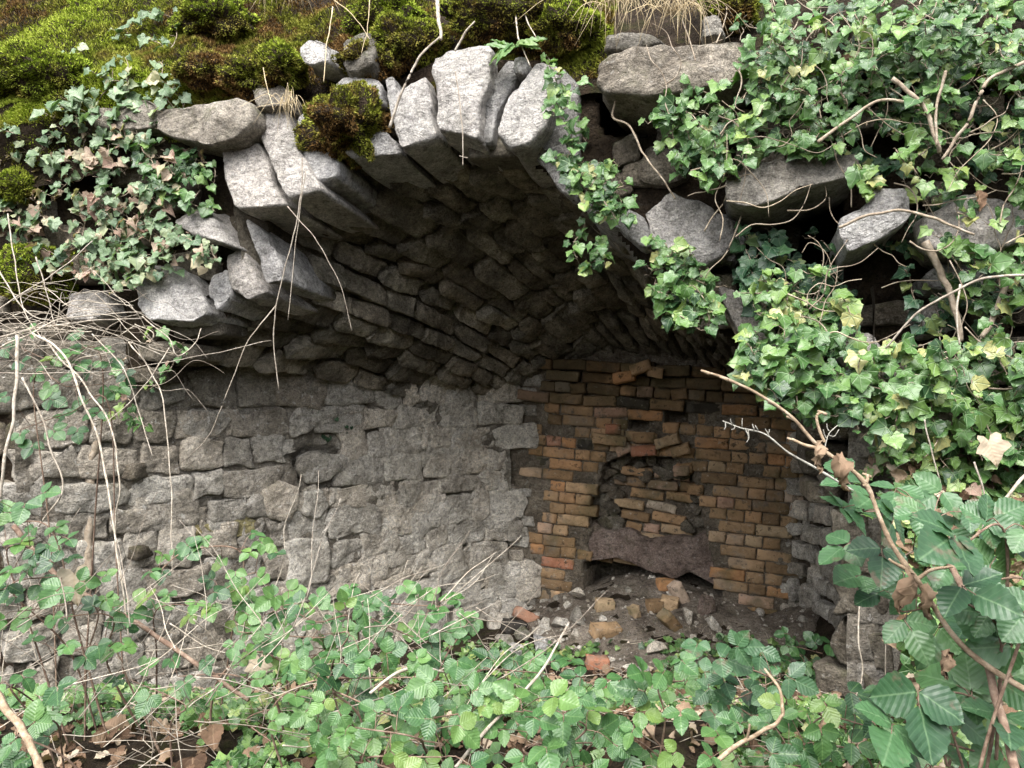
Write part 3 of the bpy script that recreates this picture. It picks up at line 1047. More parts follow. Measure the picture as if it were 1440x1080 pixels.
# the rough mortared face of the right pier
fp, Up, Np, Lp = wall_patch(P(1192, 0, 2.80)[:2], P(1290, 0, 2.66)[:2], 0, 2)
mb = MB()
backing(mb, fp, Np, 0, Lp, -.2, 1.45, .0, .045, .02)
pier = mb.build('pier_face', M['lime_mortar'], kiln)
mb = MB()
rubble(mb, fp, Np, 0, Lp, -.1, 1.4, (.09, .2), (.08, .22), lambda q: rg.uniform() > .35, np.random.default_rng(47), proud=-.0, rough=.03, tint=(.35, .2), n=40, lo=False, irr=.34)
mb.build('pier_stones', M['darkstone'], pier)
# random rubble facing elsewhere on the front
taken = [p_[0] for p_ in VO] + [p_[0] for p_ in SLABS] + [CAV, CAV2]
mb = MB()
rg = np.random.default_rng(43)
fa = PF(-300, 540)
ff = lambda u, v: np.array([fa[0], fa[1], 0]) + UF * np.asarray(u)[..., None] + Z * np.asarray(v)[..., None]


def acc2(q):
    if inpoly(OPENX, q[0], q[1]) or q[1] < ztop_px(q[0]) + 10:
        return False
    if any(inpoly(t, q[0], q[1]) for t in taken):
        return False
    return rg.uniform() > (.45 if q[1] < 440 else .1)


rubble(mb, ff, NF, 0, 6.6, -.2, 3.2, (.1, .2), (.14, .34), acc2, rg, proud=-.08, depth=.2, bulge=.025, rough=.022, tint=(.45, .2), n=36, gap=.016)
mb.build('front_facing', M['darkstone'], kiln)

# ---------------- ground, heap, bank
def groundz(x, y):
    q = np.stack([x, y, x * 0], -1)
    near = np.exp(-((np.asarray(x)) ** 2 + (np.asarray(y) - 3) ** 2) / 40)
    z = .05 * fbm(q * .9, 4, 3) * near + .018 * fbm(q * 5, 3, 8) * near
    # unseen bare slope added behind the viewer to block low sky light
    z = z + np.clip(-y - 5, 0, 22) * .38 * (1 + .1 * vnoise(q * .3, 4))
    # the bank to the right of the arch and the heap of mortar under the draw hole
    z = z + .75 * np.clip((x - 1.35 - .1 * (y - 2.5)) / 1.2, 0, 1) ** 1.1 * np.clip((y + 1.5) / 2.5, 0, 1)
    k = np.clip((4.0 - y) / 1.8, 0, 1)
    z = z + .48 * k * k * (3 - 2 * k)
    hx, hy = 1.0, 5.15
    r = np.sqrt(((x - hx) / 1.0) ** 2 + ((y - hy) / 1.05) ** 2)
    z = z + .32 * np.clip(1 - r, 0, 1) ** .9
    return z


def sheet(xs, ys, zf, name, mat):
    mb = MB()
    gx, gy = np.meshgrid(xs, ys, indexing='ij')
    gx, gy = gx.ravel(), gy.ravel()
    mb.add(np.stack([gx, gy, zf(gx, gy)], -1), grid_faces(len(xs), len(ys)), None, (.5, .5, .45))
    return mb.build(name, mat)


gx = np.r_[-200, -100, -50, -20, -10, -6, np.linspace(-4, 4, 161), 6, 10, 20, 50, 100, 200]
gy = np.r_[-200, -100, -50, -20, -10, -5, -2, np.linspace(-1, 6.4, 150), 8, 12, 20, 50, 100, 200]
struct(sheet(gx, gy, groundz, 'ground', M['soil']))
hx = np.linspace(-.15, 2.0, 110)
hy = np.linspace(3.9, 5.75, 100)


def heapz(x, y):
    q = np.stack([x, y, x * 0], -1)
    r = np.sqrt(((x - 1.0) / .98) ** 2 + ((y - 5.15) / 1.1) ** 2)
    return groundz(x, y) + np.where(r < 1, .012 + .02 * fbm(q * 11, 4, 5), -.05 - .3 * (r - 1))


struct(sheet(hx, hy, heapz, 'soil_mound', M['heap_soil']))


def bank_pt(px, wv):
    """point on the mossy bank above the wall: px along the face, wv metres back from its edge"""
    px = np.asarray(px, float)
    wv = np.asarray(wv, float)
    edge = np.interp(px, [-400, 20, 130, 215, 300, 830, 900, 1900], [1, .9, .45, .3, 0, 0, .4, .4])
    d0 = dF(px) - .02 + .16 * (1 - edge)
    y0 = ztop_px(px) + 6
    e = np.stack([d0 * (px - 720) / F, d0, 1.55 + d0 * (540 - y0) / F], -1)
    g = np.stack([px / 330, wv, px * 0], -1)
    lump = .085 * fbm(g * 2.3, 3, 12) + .045 * fbm(g * 6, 3, 15)
    fore = np.interp(px, [-400, 0, 250, 400, 600, 900], [.22, .20, .10, .05, .0, 0])
    k = np.interp(px, [0, 500, 900], [1.7, 1.35, 1.1])
    rise = np.where(wv < .9, wv * k, .9 * k + (wv - .9) * .35)
    p = e + (-NF) * wv[..., None] * .8 + NF * (fore * np.clip(1 - wv / 1.0, -.0, 1) * np.clip(wv * 8 + .4, 0, 1))[..., None]
    # the turf curls over the edge of the wall
    lip = np.clip(-wv / .08, 0, 1)
    p = p + Z * (rise + lump * np.clip(wv * 6 + .6, 0, 1) - (.08 + .08 * edge) * lip ** 1.5)[..., None] + NF * (edge * .07 * np.clip(1 - np.abs(wv + .01) / .07, 0, 1) + edge * .05 * fbm(g * 5 + 3, 3, 19) * np.clip(1 - np.abs(wv) / .15, 0, 1))[..., None]
    return p


mb = MB()
pxs = np.r_[-2600, -1500, -900, np.linspace(-420, 1900, 240), 2600, 3600]
wvs = np.r_[np.linspace(-.09, .1, 24), np.linspace(.115, 1.2, 70), 1.6, 2.2, 3, 4, 6, 10, 20, 40]
a, b = np.meshgrid(pxs, wvs, indexing='ij')
mb.add(bank_pt(a.ravel(), b.ravel()), grid_faces(len(pxs), len(wvs)), None, (.5, .5, .4))
struct(mb.build('earth_bank', M['soil']))

# ------------------------------------------------------------------ plants: leaf shapes
def fan(outline, mids):
    """leaf from half outline (x>=0, from base to tip) and midrib points"""
    R = np.array(outline, float)
    Lf = R.copy()
    Lf[:, 0] *= -1
    n = len(R)
    ys = np.array(mids, float)
    m = np.stack([ys * 0, ys], -1)
    V = np.vstack([m, R, Lf])
    tri = []
    near = lambda y: int(np.argmin(np.abs(ys - y)))
    for base, flip in ((len(m), 0), (len(m) + n, 1)):
        for i in range(n - 1):
            a, b = base + i, base + i + 1
            ma, mb_ = near(R[i, 1] * .9 + .05), near(R[i + 1, 1] * .9 + .05)
            t = [ma, a, b]
            tri.append(t if not flip else t[::-1])
            if ma != mb_:
                lo, hi = min(ma, mb_), max(ma, mb_)
                for q in range(lo, hi):
                    t = [q, b, q + 1] if ma < mb_ else [q, a, q + 1]
                    tri.append(t if not flip else t[::-1])
    return V, np.array(tri)


IVY = [fan([(0.0, .0), (.16, -.13), (.36, -.12), (.52, .02), (.44, .2), (.5, .3), (.60, .44), (.46, .56), (.32, .68), (.18, .84), (0, 1.0)], [.0, .25, .5, .75, 1.0]),
       fan([(0.0, .0), (.2, -.16), (.42, -.12), (.60, .08), (.53, .28), (.58, .42), (.40, .55), (.26, .72), (.12, .88), (0, 1.0)], [.0, .25, .5, .75, 1.0]),
       fan([(0.0, .02), (.12, -.16), (.34, -.22), (.46, -.08), (.40, .12), (.52, .26), (.62, .44), (.46, .52), (.30, .62), (.17, .80), (0, 1.05)], [.02, .25, .5, .75, 1.05])]


def oval(wd, n=11, ser=.05):
    y = np.linspace(0, 1, n)
    wdt = wd * np.sin(np.pi * y ** .85) ** .8
    wdt[0] = .015
    wdt[-1] = 0.004
    wdt = wdt * (1 + ser * np.where(np.arange(n) % 2, 1, -1))
    V, q = [], []
    for i in range(n):
        for k in (-1, -.5, 0, .5, 1):
            V.append((k * wdt[i], y[i] - abs(k) * .03))
    V = np.array(V)
    f = grid_faces(n, 5)
    t = np.vstack([f[:, [0, 1, 2]], f[:, [0, 2, 3]]])
    return V, t[:, ::-1]


OVAL = [oval(.41, 13, .055), oval(.46, 13, .05), oval(.37, 13, .06)]


def leaves(mb, tmpl, pos, nrm, tip, size, rand, fold=.18, droop=.16, rg=RNG, wav=.03):
    """many leaves at once"""
    V, T = tmpl
    N = len(pos)
    if N == 0:
        return
    nrm = unit(nrm)
    tip = unit(tip - nrm * (tip * nrm).sum(-1, keepdims=True))
    xs = np.cross(tip, nrm)
    x, y = V[:, 0], V[:, 1]
    fo = rg.uniform(.3, 1.6, N)[:, None] * fold
    dr = rg.uniform(-.4, 1.8, N)[:, None] * droop
    z = fo * np.abs(x)[None] - dr * (y ** 2)[None] + wav * rg.normal(0, 1, (N, len(V)))
    tw = rg.uniform(-.25, .25, N)[:, None] * x[None] * y[None]
    z = z + tw
    p = pos[:, None] + size[:, None, None] * (x[None, :, None] * xs[:, None] + y[None, :, None] * tip[:, None] + z[..., None] * nrm[:, None])
    tris = T[None] + (np.arange(N) * len(V))[:, None, None]
    att = np.stack([np.broadcast_to(x, z.shape), np.broadcast_to(y, z.shape), np.broadcast_to(rand[:, None], z.shape)], -1)
    mb.add(p.reshape(-1, 3), None, tris.reshape(-1, 3), att.reshape(-1, 3))


_wv = np.linspace(0, 1.1, 60)


def sdepth(px, py):
    """depth of the ruin's face, or of the bank above it, where it is seen at px, py"""
    px = float(np.clip(px, -380, 1850))
    if py >= ztop_px(px) + 4:
        return dF(px)
    b = bank_pt(np.full(60, px), _wv)
    yy = pix(b)[:, 1]
    return float(np.interp(-py, -np.maximum.accumulate(yy[::-1])[::-1], b[:, 1]))


def sample_poly(poly, n, rg, mind=0):
    poly = np.array(poly, float)
    lo, hi = poly.min(0), poly.max(0)
    out = []
    tries = 0
    while len(out) < n and tries < n * 60:
        tries += 1
        q = rg.uniform(lo, hi)
        if inpoly(poly, q[0], q[1]) and (not mind or all((q[0] - o[0]) ** 2 + (q[1] - o[1]) ** 2 > mind ** 2 for o in out)):
            out.append(q)
    return np.array(out)


def ivy(label, poly, n, size, rg, off=(.04, .16), mats=('ivy',), dry=0.0, depth=None, hang=.5, upn=.55, stem_r=.0022, name='ivy_plant', group='ivy plants on the ruin', tone=(.45, .27), seedpts=None):
    """one ivy plant: creeping stems with leaves on stalks set alternately along them"""
    root = thing(name, label, 'ivy', group)
    ms, ml, md = MB(), MB(), MB()
    made = 0
    polya = np.array(poly, float)
    guard = 0
    while made < n and guard < 400:
        guard += 1
        q = sample_poly(poly, 1, rg)[0]
        ang = rg.uniform(0, 2 * pi) if rg.uniform() > hang else rg.normal(pi / 2, .5)
        o = rg.uniform(*off)
        pts, k = [], 0
        stepm = max(size * .42, .018)
        L = int(rg.integers(6, 18))
        while k < L:
            d = (depth(q[0], q[1]) if depth else sdepth(q[0], q[1])) - o
            pts.append(P(q[0], q[1], d))
            ang += rg.normal(0, .35)
            ang += .08 * (pi / 2 - ang) * hang
            st = stepm * F / d
            q = q + np.array([cos(ang), sin(ang)]) * st
            o = float(np.clip(o + rg.normal(0, .014), off[0] * .6, off[1] * 1.2))
            k += 1
            if not inpoly(polya, q[0], q[1]):
                break
        if len(pts) < 3:
            continue
        pts = np.array(pts)
        pts[:, 2] -= .0
        tube(ms, smooth_line(pts, len(pts) * 2), stem_r * rg.uniform(.8, 1.5), stem_r * .6, 4, (0, 0, rg.uniform(.2, .8)))
        m = len(pts)
        side = unit(np.stack([np.where(np.arange(m) % 2, 1., -1.), np.zeros(m), rg.uniform(-.3, .8, m)], -1) + rg.normal(0, .35, (m, 3)))
        pet = pts + (side * .7 + NF * .55 + Z * .15) * (size * rg.uniform(.3, .8, m))[:, None]
        for a, b in zip(pts, pet):
            tube(ms, np.array([a, (a + b) / 2 + Z * size * .08, b]), .0011, .0009, 3, (0, 0, .6))
        nr = NF * .9 + Z * upn + rg.normal(0, .36, (m, 3))
        tp = -Z * .75 + side * .45 + rg.normal(0, .4, (m, 3))
        sz = size * rg.uniform(.5, 1.35, m) ** 1.0
        sz = sz * np.linspace(1.05, .8, m)
        rd = np.clip(rg.normal(*tone, m), 0, 1)
        isdry = rg.uniform(size=m) < dry
        for k in range(3):
            w_ = (rg.integers(0, 3, m) == k) if k < 2 else None
            sel = (np.arange(m) + int(rg.integers(3))) % 3 == k
            leaves(ml, IVY[k], pet[sel & ~isdry], nr[sel & ~isdry], tp[sel & ~isdry], sz[sel & ~isdry], rd[sel & ~isdry], .3, .3, rg, .045)
            leaves(md, IVY[k], pet[sel & isdry], nr[sel & isdry], tp[sel & isdry], sz[sel & isdry] * .9, rg.uniform(size=int((sel & isdry).sum())), .5, .5, rg, .06)
        made += m
    ms.build('stem', M['ivywood'], root)
    if ml.n:
        ml.build('foliage', M[mats[0]], root)
    if md.n:
        md.build('withered_foliage', M['ivy_dry'], root)
    return root


rg = np.random.default_rng(61)
ivy('dense glossy ivy sheet filling the upper right corner of the ruin', [(1040, -10), (1640, -10), (1640, 150), (1330, 180), (1200, 200), (1120, 190), (1040, 130)], 1421, 0.045, rg, (.05, .28))
ivy('ivy spilling over the big overhanging slab, lying above the long brown slab', [(930, 125), (1060, 120), (1200, 180), (1190, 222), (1060, 232), (1000, 262), (940, 240), (905, 180)], 366, 0.044, rg, (.12, .26))
ivy('bright ivy strand hanging over the right end of the tall arch stones', [(772, 74), (830, 80), (838, 130), (826, 200), (812, 260), (790, 258), (782, 180), (766, 150)], 99, 0.041, rg, (.1, .16), hang=.9)
ivy('ivy cluster on the dark broken stones below the overhanging slab', [(800, 225), (870, 228), (900, 268), (890, 310), (850, 310), (815, 280)], 134, 0.042, rg, (.06, .16))
ivy('trailing ivy hanging from the pale blocks into the arch mouth', [(905, 325), (960, 345), (1010, 372), (1020, 420), (990, 470), (935, 450), (908, 390)], 206, 0.047, rg, (.08, .2), hang=.8)
ivy('thin ivy shoot dangling at the dark vault edge', [(795, 300), (830, 310), (860, 340), (850, 390), (820, 385), (800, 345)], 35, 0.041, rg, (.05, .12), hang=.9)
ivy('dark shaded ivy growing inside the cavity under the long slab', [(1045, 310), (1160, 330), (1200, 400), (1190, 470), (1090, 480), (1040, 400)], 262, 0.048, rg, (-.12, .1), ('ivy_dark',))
ivy('yellow green ivy scrambling below the dark cavity', [(1040, 365), (1130, 370), (1200, 420), (1210, 480), (1120, 500), (1040, 430)], 162, 0.048, rg, (.08, .2), tone=(.65, .25))
ivy('bushy ivy hanging over the right haunch of the arch above the bare twig', [(1040, 470), (1090, 455), (1180, 470), (1195, 560), (1180, 610), (1130, 590), (1075, 560), (1045, 520)], 315, 0.052, rg, (.12, .34))
ivy('thick ivy curtain on the right wall beyond the twig', [(1180, 480), (1330, 470), (1640, 490), (1640, 640), (1330, 655), (1210, 640)], 1173, 0.052, rg, (.06, .3), tone=(.52, .3))
ivy('ivy mixed with dry leaves low on the right wall', [(1190, 620), (1640, 625), (1640, 780), (1330, 780), (1210, 720)], 708, 0.050, rg, (.06, .22), dry=.14, tone=(.5, .3))
ivy('thin ivy over the pale blocks on the far right', [(1190, 195), (1560, 140), (1560, 300), (1380, 320), (1290, 280), (1215, 275)], 256, 0.044, rg, (.14, .3), tone=(.6, .28))
ivy('sparse ivy around bare woody stems on the far right', [(1310, 320), (1640, 300), (1640, 490), (1330, 480), (1300, 400)], 254, 0.045, rg, (.12, .25), tone=(.5, .3))
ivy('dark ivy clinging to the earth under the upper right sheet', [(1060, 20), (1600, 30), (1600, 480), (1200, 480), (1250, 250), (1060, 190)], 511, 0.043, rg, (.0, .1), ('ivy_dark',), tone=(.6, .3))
ivy('bluish ivy creeping over the moss at the upper left', [(55, 60), (160, 70), (275, 95), (265, 160), (200, 205), (110, 200), (50, 170), (55, 110)], 234, 0.049, rg, (.01, .05), ('ivy_pale',), tone=(.55, .25))
ivy('pale ivy scattered on the moss top beside the bank edge', [(160, 15), (290, 20), (300, 75), (200, 70), (150, 45)], 34, 0.049, rg, (.03, .07), ('ivy_pale',))
ivy('faded ivy with pinkish dry leaves left of the arch', [(-10, 180), (190, 180), (260, 235), (270, 330), (200, 385), (80, 390), (-10, 350)], 742, 0.048, rg, (.02, .09), ('ivy_pale',), dry=.32, tone=(.5, .3))
ivy('dark ivy in the hollow below the left shoulder slab', [(190, 185), (300, 205), (310, 300), (250, 300), (200, 240)], 135, 0.046, rg, (.0, .08), ('ivy',), dry=.06, tone=(.4, .25))
ivy('green ivy on the low arch stones at the left springing', [(130, 330), (250, 320), (310, 340), (320, 375), (250, 385), (150, 420), (110, 400)], 172, 0.046, rg, (.05, .14), ('ivy_pale',), dry=.15, tone=(.5, .3))
ivy('straggling ivy on the stones beneath the left springing', [(150, 440), (260, 455), (250, 560), (215, 640), (150, 600)], 57, 0.044, rg, (.03, .07), ('ivy',), dry=.2)
ivy('little ivy sprig at the top of the bank', [(285, -5), (335, -5), (335, 35), (290, 35)], 23, 0.053, rg, (.03, .06), ('ivy_pale',))
ivy('small ivy and fern growth in the crack of the left wall', [(405, 530), (500, 545), (490, 640), (440, 650), (415, 590)], 51, 0.028, rg, (.0, .02), ('ivy_dark',), depth=lambda x, y: (4.32 + (x - 420) * .0028))

# woody ivy stems against the right wall and the left wall
def wood(name, label, cat, lines, mat, sides=5, group=None, twig_part='stem', knob=.3):
    root = thing(name, label, cat, group)
    for pts, r0, r1 in lines:
        mb = MB()
        q = np.array([P(a, b, c) for a, b, c in pts])
        n = max(14, len(pts) * 9)
        ln = smooth_line(q, n)
        ln = ln + .35 * r0 * np.stack([vnoise(ln * 30 + k * 9, k) for k in range(3)], -1)
        kk = np.sin(np.linspace(0, pi, n))[:, None]
        ln = ln + kk * .0045 * np.stack([vnoise(ln * 16 + k * 5 + 3, k + 4) for k in range(3)], -1)
        tube(mb, ln, r0, r1, sides, (0, 0, random.uniform(.35, .75)), knob)
        mb.build(twig_part, M[mat], root)
    return root


D_ = lambda x, o: dF(x) - o
wood('woody_ivy', 'pale woody ivy stem climbing the grey wall at the left', 'ivy stem', [([(128, 575, 3.62), (134, 620, 3.6), (126, 665, 3.6), (130, 705, 3.6), (124, 760, 3.58), (126, 830, 3.56)], .016, .02)], 'ivywood', 8)
wood('woody_ivy', 'tangle of bare woody ivy stems on the right wall', 'ivy stem',
     [([(1000, 170, D_(1000, .1)), (1020, 215, D_(1000, .1)), (1040, 250, D_(1000, .15))], .006, .004),
      ([(1150, 200, D_(1150, .3)), (1190, 170, D_(1190, .3)), (1240, 140, D_(1240, .3)), (1300, 150, D_(1300, .28))], .006, .004),
      ([(1255, 110, D_(1255, .3)), (1300, 150, D_(1300, .3)), (1315, 195, D_(1315, .3)), (1320, 215, D_(1320, .28))], .007, .006),
      ([(1330, 100, D_(1330, .3)), (1320, 140, D_(1330, .3)), (1316, 205, D_(1330, .3))], .005, .004),
      ([(1440, 88, D_(1430, .3)), (1390, 115, D_(1390, .32)), (1360, 170, D_(1360, .32)), (1325, 225, D_(1325, .3))], .006, .005),
      ([(1300, 340, D_(1300, .2)), (1330, 400, D_(1330, .2)), (1345, 440, D_(1345, .2)), (1350, 480, D_(1345, .2))], .012, .008),
      ([(1415, 395, D_(1415, .2)), (1395, 450, D_(1395, .2)), (1380, 475, D_(1380, .2))], .01, .008),
      ([(1180, 320, D_(1180, .3)), (1230, 300, D_(1230, .33)), (1290, 300, D_(1290, .3)), (1370, 330, D_(1370, .3))], .005, .004),
      ([(866, 140, D_(870, .1)), (862, 165, D_(870, .1)), (885, 178, D_(870, .12)), (905, 215, D_(900, .12)), (930, 250, D_(930, .15)), (950, 280, D_(930, .15))], .0045, .003),
      ], 'ivywood', 6)

# ------------------------------------------------------------------ moss
def fibres(mb, base, nrm, L, rg, brown, tone):
    n = len(base)
    dr = unit(nrm + rg.normal(0, .45, (n, 3)))
    sd = unit(np.cross(dr, rg.normal(0, 1, (n, 3)))) * (rg.uniform(.0012, .0024, n))[:, None]
    tipp = base + dr * L[:, None] + rg.normal(0, .002, (n, 3))
    mid = base + dr * (L * .55)[:, None] + rg.normal(0, .001, (n, 3))
    v = np.stack([base - sd, base + sd, mid + sd * 1.15, mid - sd * 1.15, tipp], 1)
    i = np.arange(n)[:, None] * 5
    att = np.stack([brown, brown * 0, tone], -1)
    att = np.repeat(att[:, None], 5, 1)
    mb.add(v.reshape(-1, 3), (i + np.array([[0, 1, 2, 3]])), (i + np.array([[3, 2, 4]])), att.reshape(-1, 3))


def moss_on_bank(n, rg):
    px = rg.uniform(-330, 860, n)
    wv = np.where(rg.uniform(size=n) < .25, rg.uniform(-.06, .08, n), rg.uniform(-.01, .62, n))
    b = bank_pt(px, wv)
    q = pix(b)
    e = .004
    gx_ = bank_pt(px + 1, wv) - b
    gw = bank_pt(px, wv + e) - b
    nr = unit(np.cross(gw, gx_))
    nr = np.where((nr @ NF)[:, None] < -.2, -nr, nr)
    nr = np.where(nr[:, 2:3] < 0, -nr, nr)
    m = fbm(np.stack([q[:, 0] / 90, q[:, 1] / 70, q[:, 0] * 0], -1), 4, 44)
    dens = np.interp(q[:, 0], [0, 250, 330, 420, 520, 700, 830], [1.2, 1.0, .55, .25, .4, .8, .8]) + .9 * m
    keep = (rg.uniform(size=n) < np.clip(dens * 1.4, .03, 1)) & (q[:, 1] > -40)
    br = np.clip(np.interp(q[:, 0], [0, 230, 330, 430, 520, 760], [.0, .2, .9, 1.0, .8, .45]) + .5 * fbm(np.stack([q[:, 0] / 60, q[:, 1] / 60, q[:, 0] * 0 + 4], -1), 3, 71), 0, 1)
    br = np.where((q[:, 1] < 60 - .5 * q[:, 0]) & (q[:, 0] < 95), 1.0, br)
    lump = vnoise(b * 38, 6)
    tone = np.clip(.52 + .32 * lump + rg.normal(0, .2, n) + .42 * np.interp(q[:, 0], [0, 300, 600], [1, .4, 0]) * (1 - br), 0, 1)
    return b[keep] + nr[keep] * (.004 * lump[keep])[:, None], nr[keep], br[keep], tone[keep]


rg = np.random.default_rng(71)
b, nr, br, tone = moss_on_bank(230000, rg)
mb = MB()
fibres(mb, b, unit(nr + Z * .3), rg.uniform(.008, .02, len(b)), rg, br, tone)
o = mb.build('moss', M['moss'])
o["kind"] = "stuff"


def cushion(label, px, py, d, rx, ry, rz, rg, brown=.3, n=9000, name='moss_cushion', lob=.22):
    root = thing(name, label, 'moss', 'moss cushions')
    c = P(px, py, d)
    k = int(n)
    u = unit(rg.normal(0, 1, (k, 3)))
    u = u[(u @ np.array([0, -.8, .25])) > -.45]
    rad = 1 + lob * fbm(u * 2.2 + px, 3, 5) + .1 * vnoise(u * 7, 3)
    p_ = c + u * np.array([rx, ry, rz]) * rad[:, None]
    nn = unit(u / np.array([rx, ry, rz]))
    mb = MB()
    tone = np.clip(.55 + .35 * vnoise(p_ * 40, 6) + rg.normal(0, .2, len(u)) + .15 * u[:, 2], 0, 1)
    bb = np.clip(brown + .35 * vnoise(p_ * 9, 8) - .35 * u[:, 2], 0, 1)
    fibres(mb, p_, unit(nn + Z * .15), rg.uniform(.007, .016, len(u)), rg, bb, tone)
    mb.build('fibres', M['moss'], root)
    mb = MB()
    th, ph = np.meshgrid(np.linspace(0, 2 * pi, 33), np.linspace(.01, pi - .01, 18), indexing='ij')
    u = np.stack([np.cos(th) * np.sin(ph), np.sin(th) * np.sin(ph), np.cos(ph)], -1).reshape(-1, 3)
    rad = 1 + lob * fbm(u * 2.2 + px, 3, 5) + .1 * vnoise(u * 7, 3)
    mb.add(c + u * np.array([rx, ry, rz]) * rad[:, None], grid_faces(33, 18), None, (.5, .5, .5))
    mb.build('base', M['soil'], root)


cushion('plump moss cushion drooping between the arch stones, rusty brown below', 494, 178, dF(492) + .0, .165, .17, .14, rg, .85, 28000, lob=.42)
cushion('olive moss lump in front of the bare white stone', 395, 96, dF(395) + .02, .10, .12, .10, rg, .55, 9000)
cushion('small green moss pad under the faded ivy at the left edge', 28, 262, dF(28) - .06, .09, .07, .075, rg, .25, 6000)
cushion('large shaded moss pad at the left edge above the dead stems', 45, 385, dF(45) - .0, .19, .1, .14, rg, .2, 13000)
cushion('moss pad above the tall middle arch stones', 575, 62, dF(575) + .14, .17, .14, .1, rg, .45, 12000)
cushion('broad dark moss hump over the crown of the arch', 735, 30, dF(735) + .22, .33, .2, .13, rg, .4, 22000)
cushion('bright moss tuft among ivy beside the top stone', 1025, 15, dF(1025) + .1, .11, .09, .08, rg, .3, 6000)
cushion('little moss pad at the right edge of the ivy', 1420, 105, dF(1420) - .1, .08, .06, .05, rg, .3, 4000)
cushion('rust brown moss cushion left of the bare white stone', 350, 112, dF(350) + .06, .13, .11, .07, rg, .95, 9000, lob=.4)
cushion('rounded green moss cushion at the very top above the straw wisp', 300, 30, dF(300) + .35, .17, .14, .1, rg, .2, 12000, lob=.35)
cushion('mixed green and rust moss cushion right of the bare white stone', 520, 92, dF(520) + .08, .12, .12, .08, rg, .6, 9000, lob=.4)
cushion('bright green moss cushion between the dry stems at the top', 545, 25, dF(545) + .25, .14, .12, .1, rg, .2, 11000, lob=.4)
cushion('dark green moss cushion left of the straw on the overhanging slab', 800, 45, dF(800) + .12, .15, .12, .08, rg, .35, 11000, lob=.35)
cushion('thick bright moss roll at the upper left corner', 60, 110, dF(60) - .02, .26, .16, .13, rg, .05, 26000, lob=.3)
cushion('brown withered moss at the bank edge by the left slab', 290, 100, dF(290) + .05, .13, .1, .07, rg, .95, 7000)

# ------------------------------------------------------------------ dry grass
def tuft(label, px, py, d, n, L, rg, lean=0.0, dx=14):
    mb = MB()
    for i in range(n):
        b0 = P(px + rg.normal(0, dx), py + rg.normal(0, 4), d + rg.normal(0, .02))
        a = rg.normal(lean, .55)
        l = L * rg.uniform(.5, 1.1)
        up = rg.uniform(.1, .9)
        dn = rg.uniform(.1, .95)
        pts = [b0, b0 + np.array([a * .3, -.10, up * .5]) * l, b0 + np.array([a * .6, -.2, up * .3 - .2 * dn]) * l, b0 + np.array([a * .85 + rg.normal(0, .1), -.24, up * .2 - .8 * dn]) * l]
        tube(mb, smooth_line(pts, 9), .0016, .0006, 3, (0, 0, rg.uniform(.3, 1)))
    o = mb.build('grass_tuft', M['straw'])
    tag(o, label, 'grass tuft', 'dry grass tufts')


rg = np.random.default_rng(81)
tuft('bleached dry grass drooping onto the left end of the overhanging slab', 866, 8, dF(868) - .04, 50, .32, rg)
tuft('thick pale dry grass falling over the middle of the overhanging slab', 955, 18, dF(955) - .06, 62, .32, rg, 0, 18)
tuft('dry grass wisp at the top beside the bare white stone', 400, -8, dF(400) + .2, 30, .22, rg)
tuft('thin straw hanging on the second arch stone from the left', 408, 150, dF(408) - .12, 26, .2, rg, .05, 5)

mb, ms = MB(), MB()
herb = thing('rosette_plant', 'small green leafy rosette growing on top of the arch crown', 'plant')
b0 = P(725, 66, dF(725) - .04)
k = 13
an = np.linspace(0, 2 * pi, k, False)
dr = np.stack([np.cos(an), np.sin(an) * .5 - .25, rg.uniform(.0, .5, k)], -1)
leaves(mb, oval(.17), np.tile(b0, (k, 1)) + dr * .015, Z * .8 + NF * .5 + rg.normal(0, .2, (k, 3)), dr, rg.uniform(.07, .13, k), rg.uniform(.4, .9, k), .2, .3, rg)
mb.build('foliage', M['herb'], herb)

# ------------------------------------------------------------------ brambles
def compound(ml, ms, base, at, rg, size, tone, nl=None, face=None, mats=None):
    """a bramble leaf: a stalk from `base` to `at`, then three or five leaflets"""
    nl = nl or (5 if rg.uniform() < .3 else 3)
    mid = (base + at) / 2 + Z * .01
    tube(ms, smooth_line([base, mid, at], 5), .0014, .001, 3, (0, 0, .6))
    ax = unit(unit(at - base) * .5 + np.array([rg.normal(0, .5), -.45, rg.normal(-.1, .35)]))
    n = unit((face if face is not None else Z * .85 - np.array([0, 1, 0]) * .75) + rg.normal(0, .3, 3))
    ax = unit(ax - n * np.dot(ax, n))
    sd = np.cross(ax, n)
    angs = [0, 1.25, -1.25] if nl == 3 else [0, .95, -.95, 1.95, -1.95]
    pos, nr, tp, sz = [], [], [], []
    for i, a in enumerate(angs):
        dv = ax * cos(a) + sd * sin(a)
        pos.append(at + dv * size * (.32 if i == 0 else .06))
        if i == 0:
            tube(ms, np.array([at, at + dv * size * .18, at + dv * size * .34]), .001, .0009, 3, (0, 0, .6))
        nr.append(n + rg.normal(0, .16, 3))
        tp.append(dv + rg.normal(0, .08, 3) - n * .1)
        sz.append(size * (1.08 if i == 0 else (.92 if i < 3 else .7)) * rg.uniform(.9, 1.08))
    tn = np.clip(tone + rg.normal(0, .07, len(pos)), 0, 1)
    leaves(ml, OVAL[int(rg.integers(3))], np.array(pos), np.array(nr), np.array(tp), np.array(sz), tn, .22, .16, rg, .012)


def gz(x, y):
    return float(groundz(np.array([x]), np.array([y]))[0])


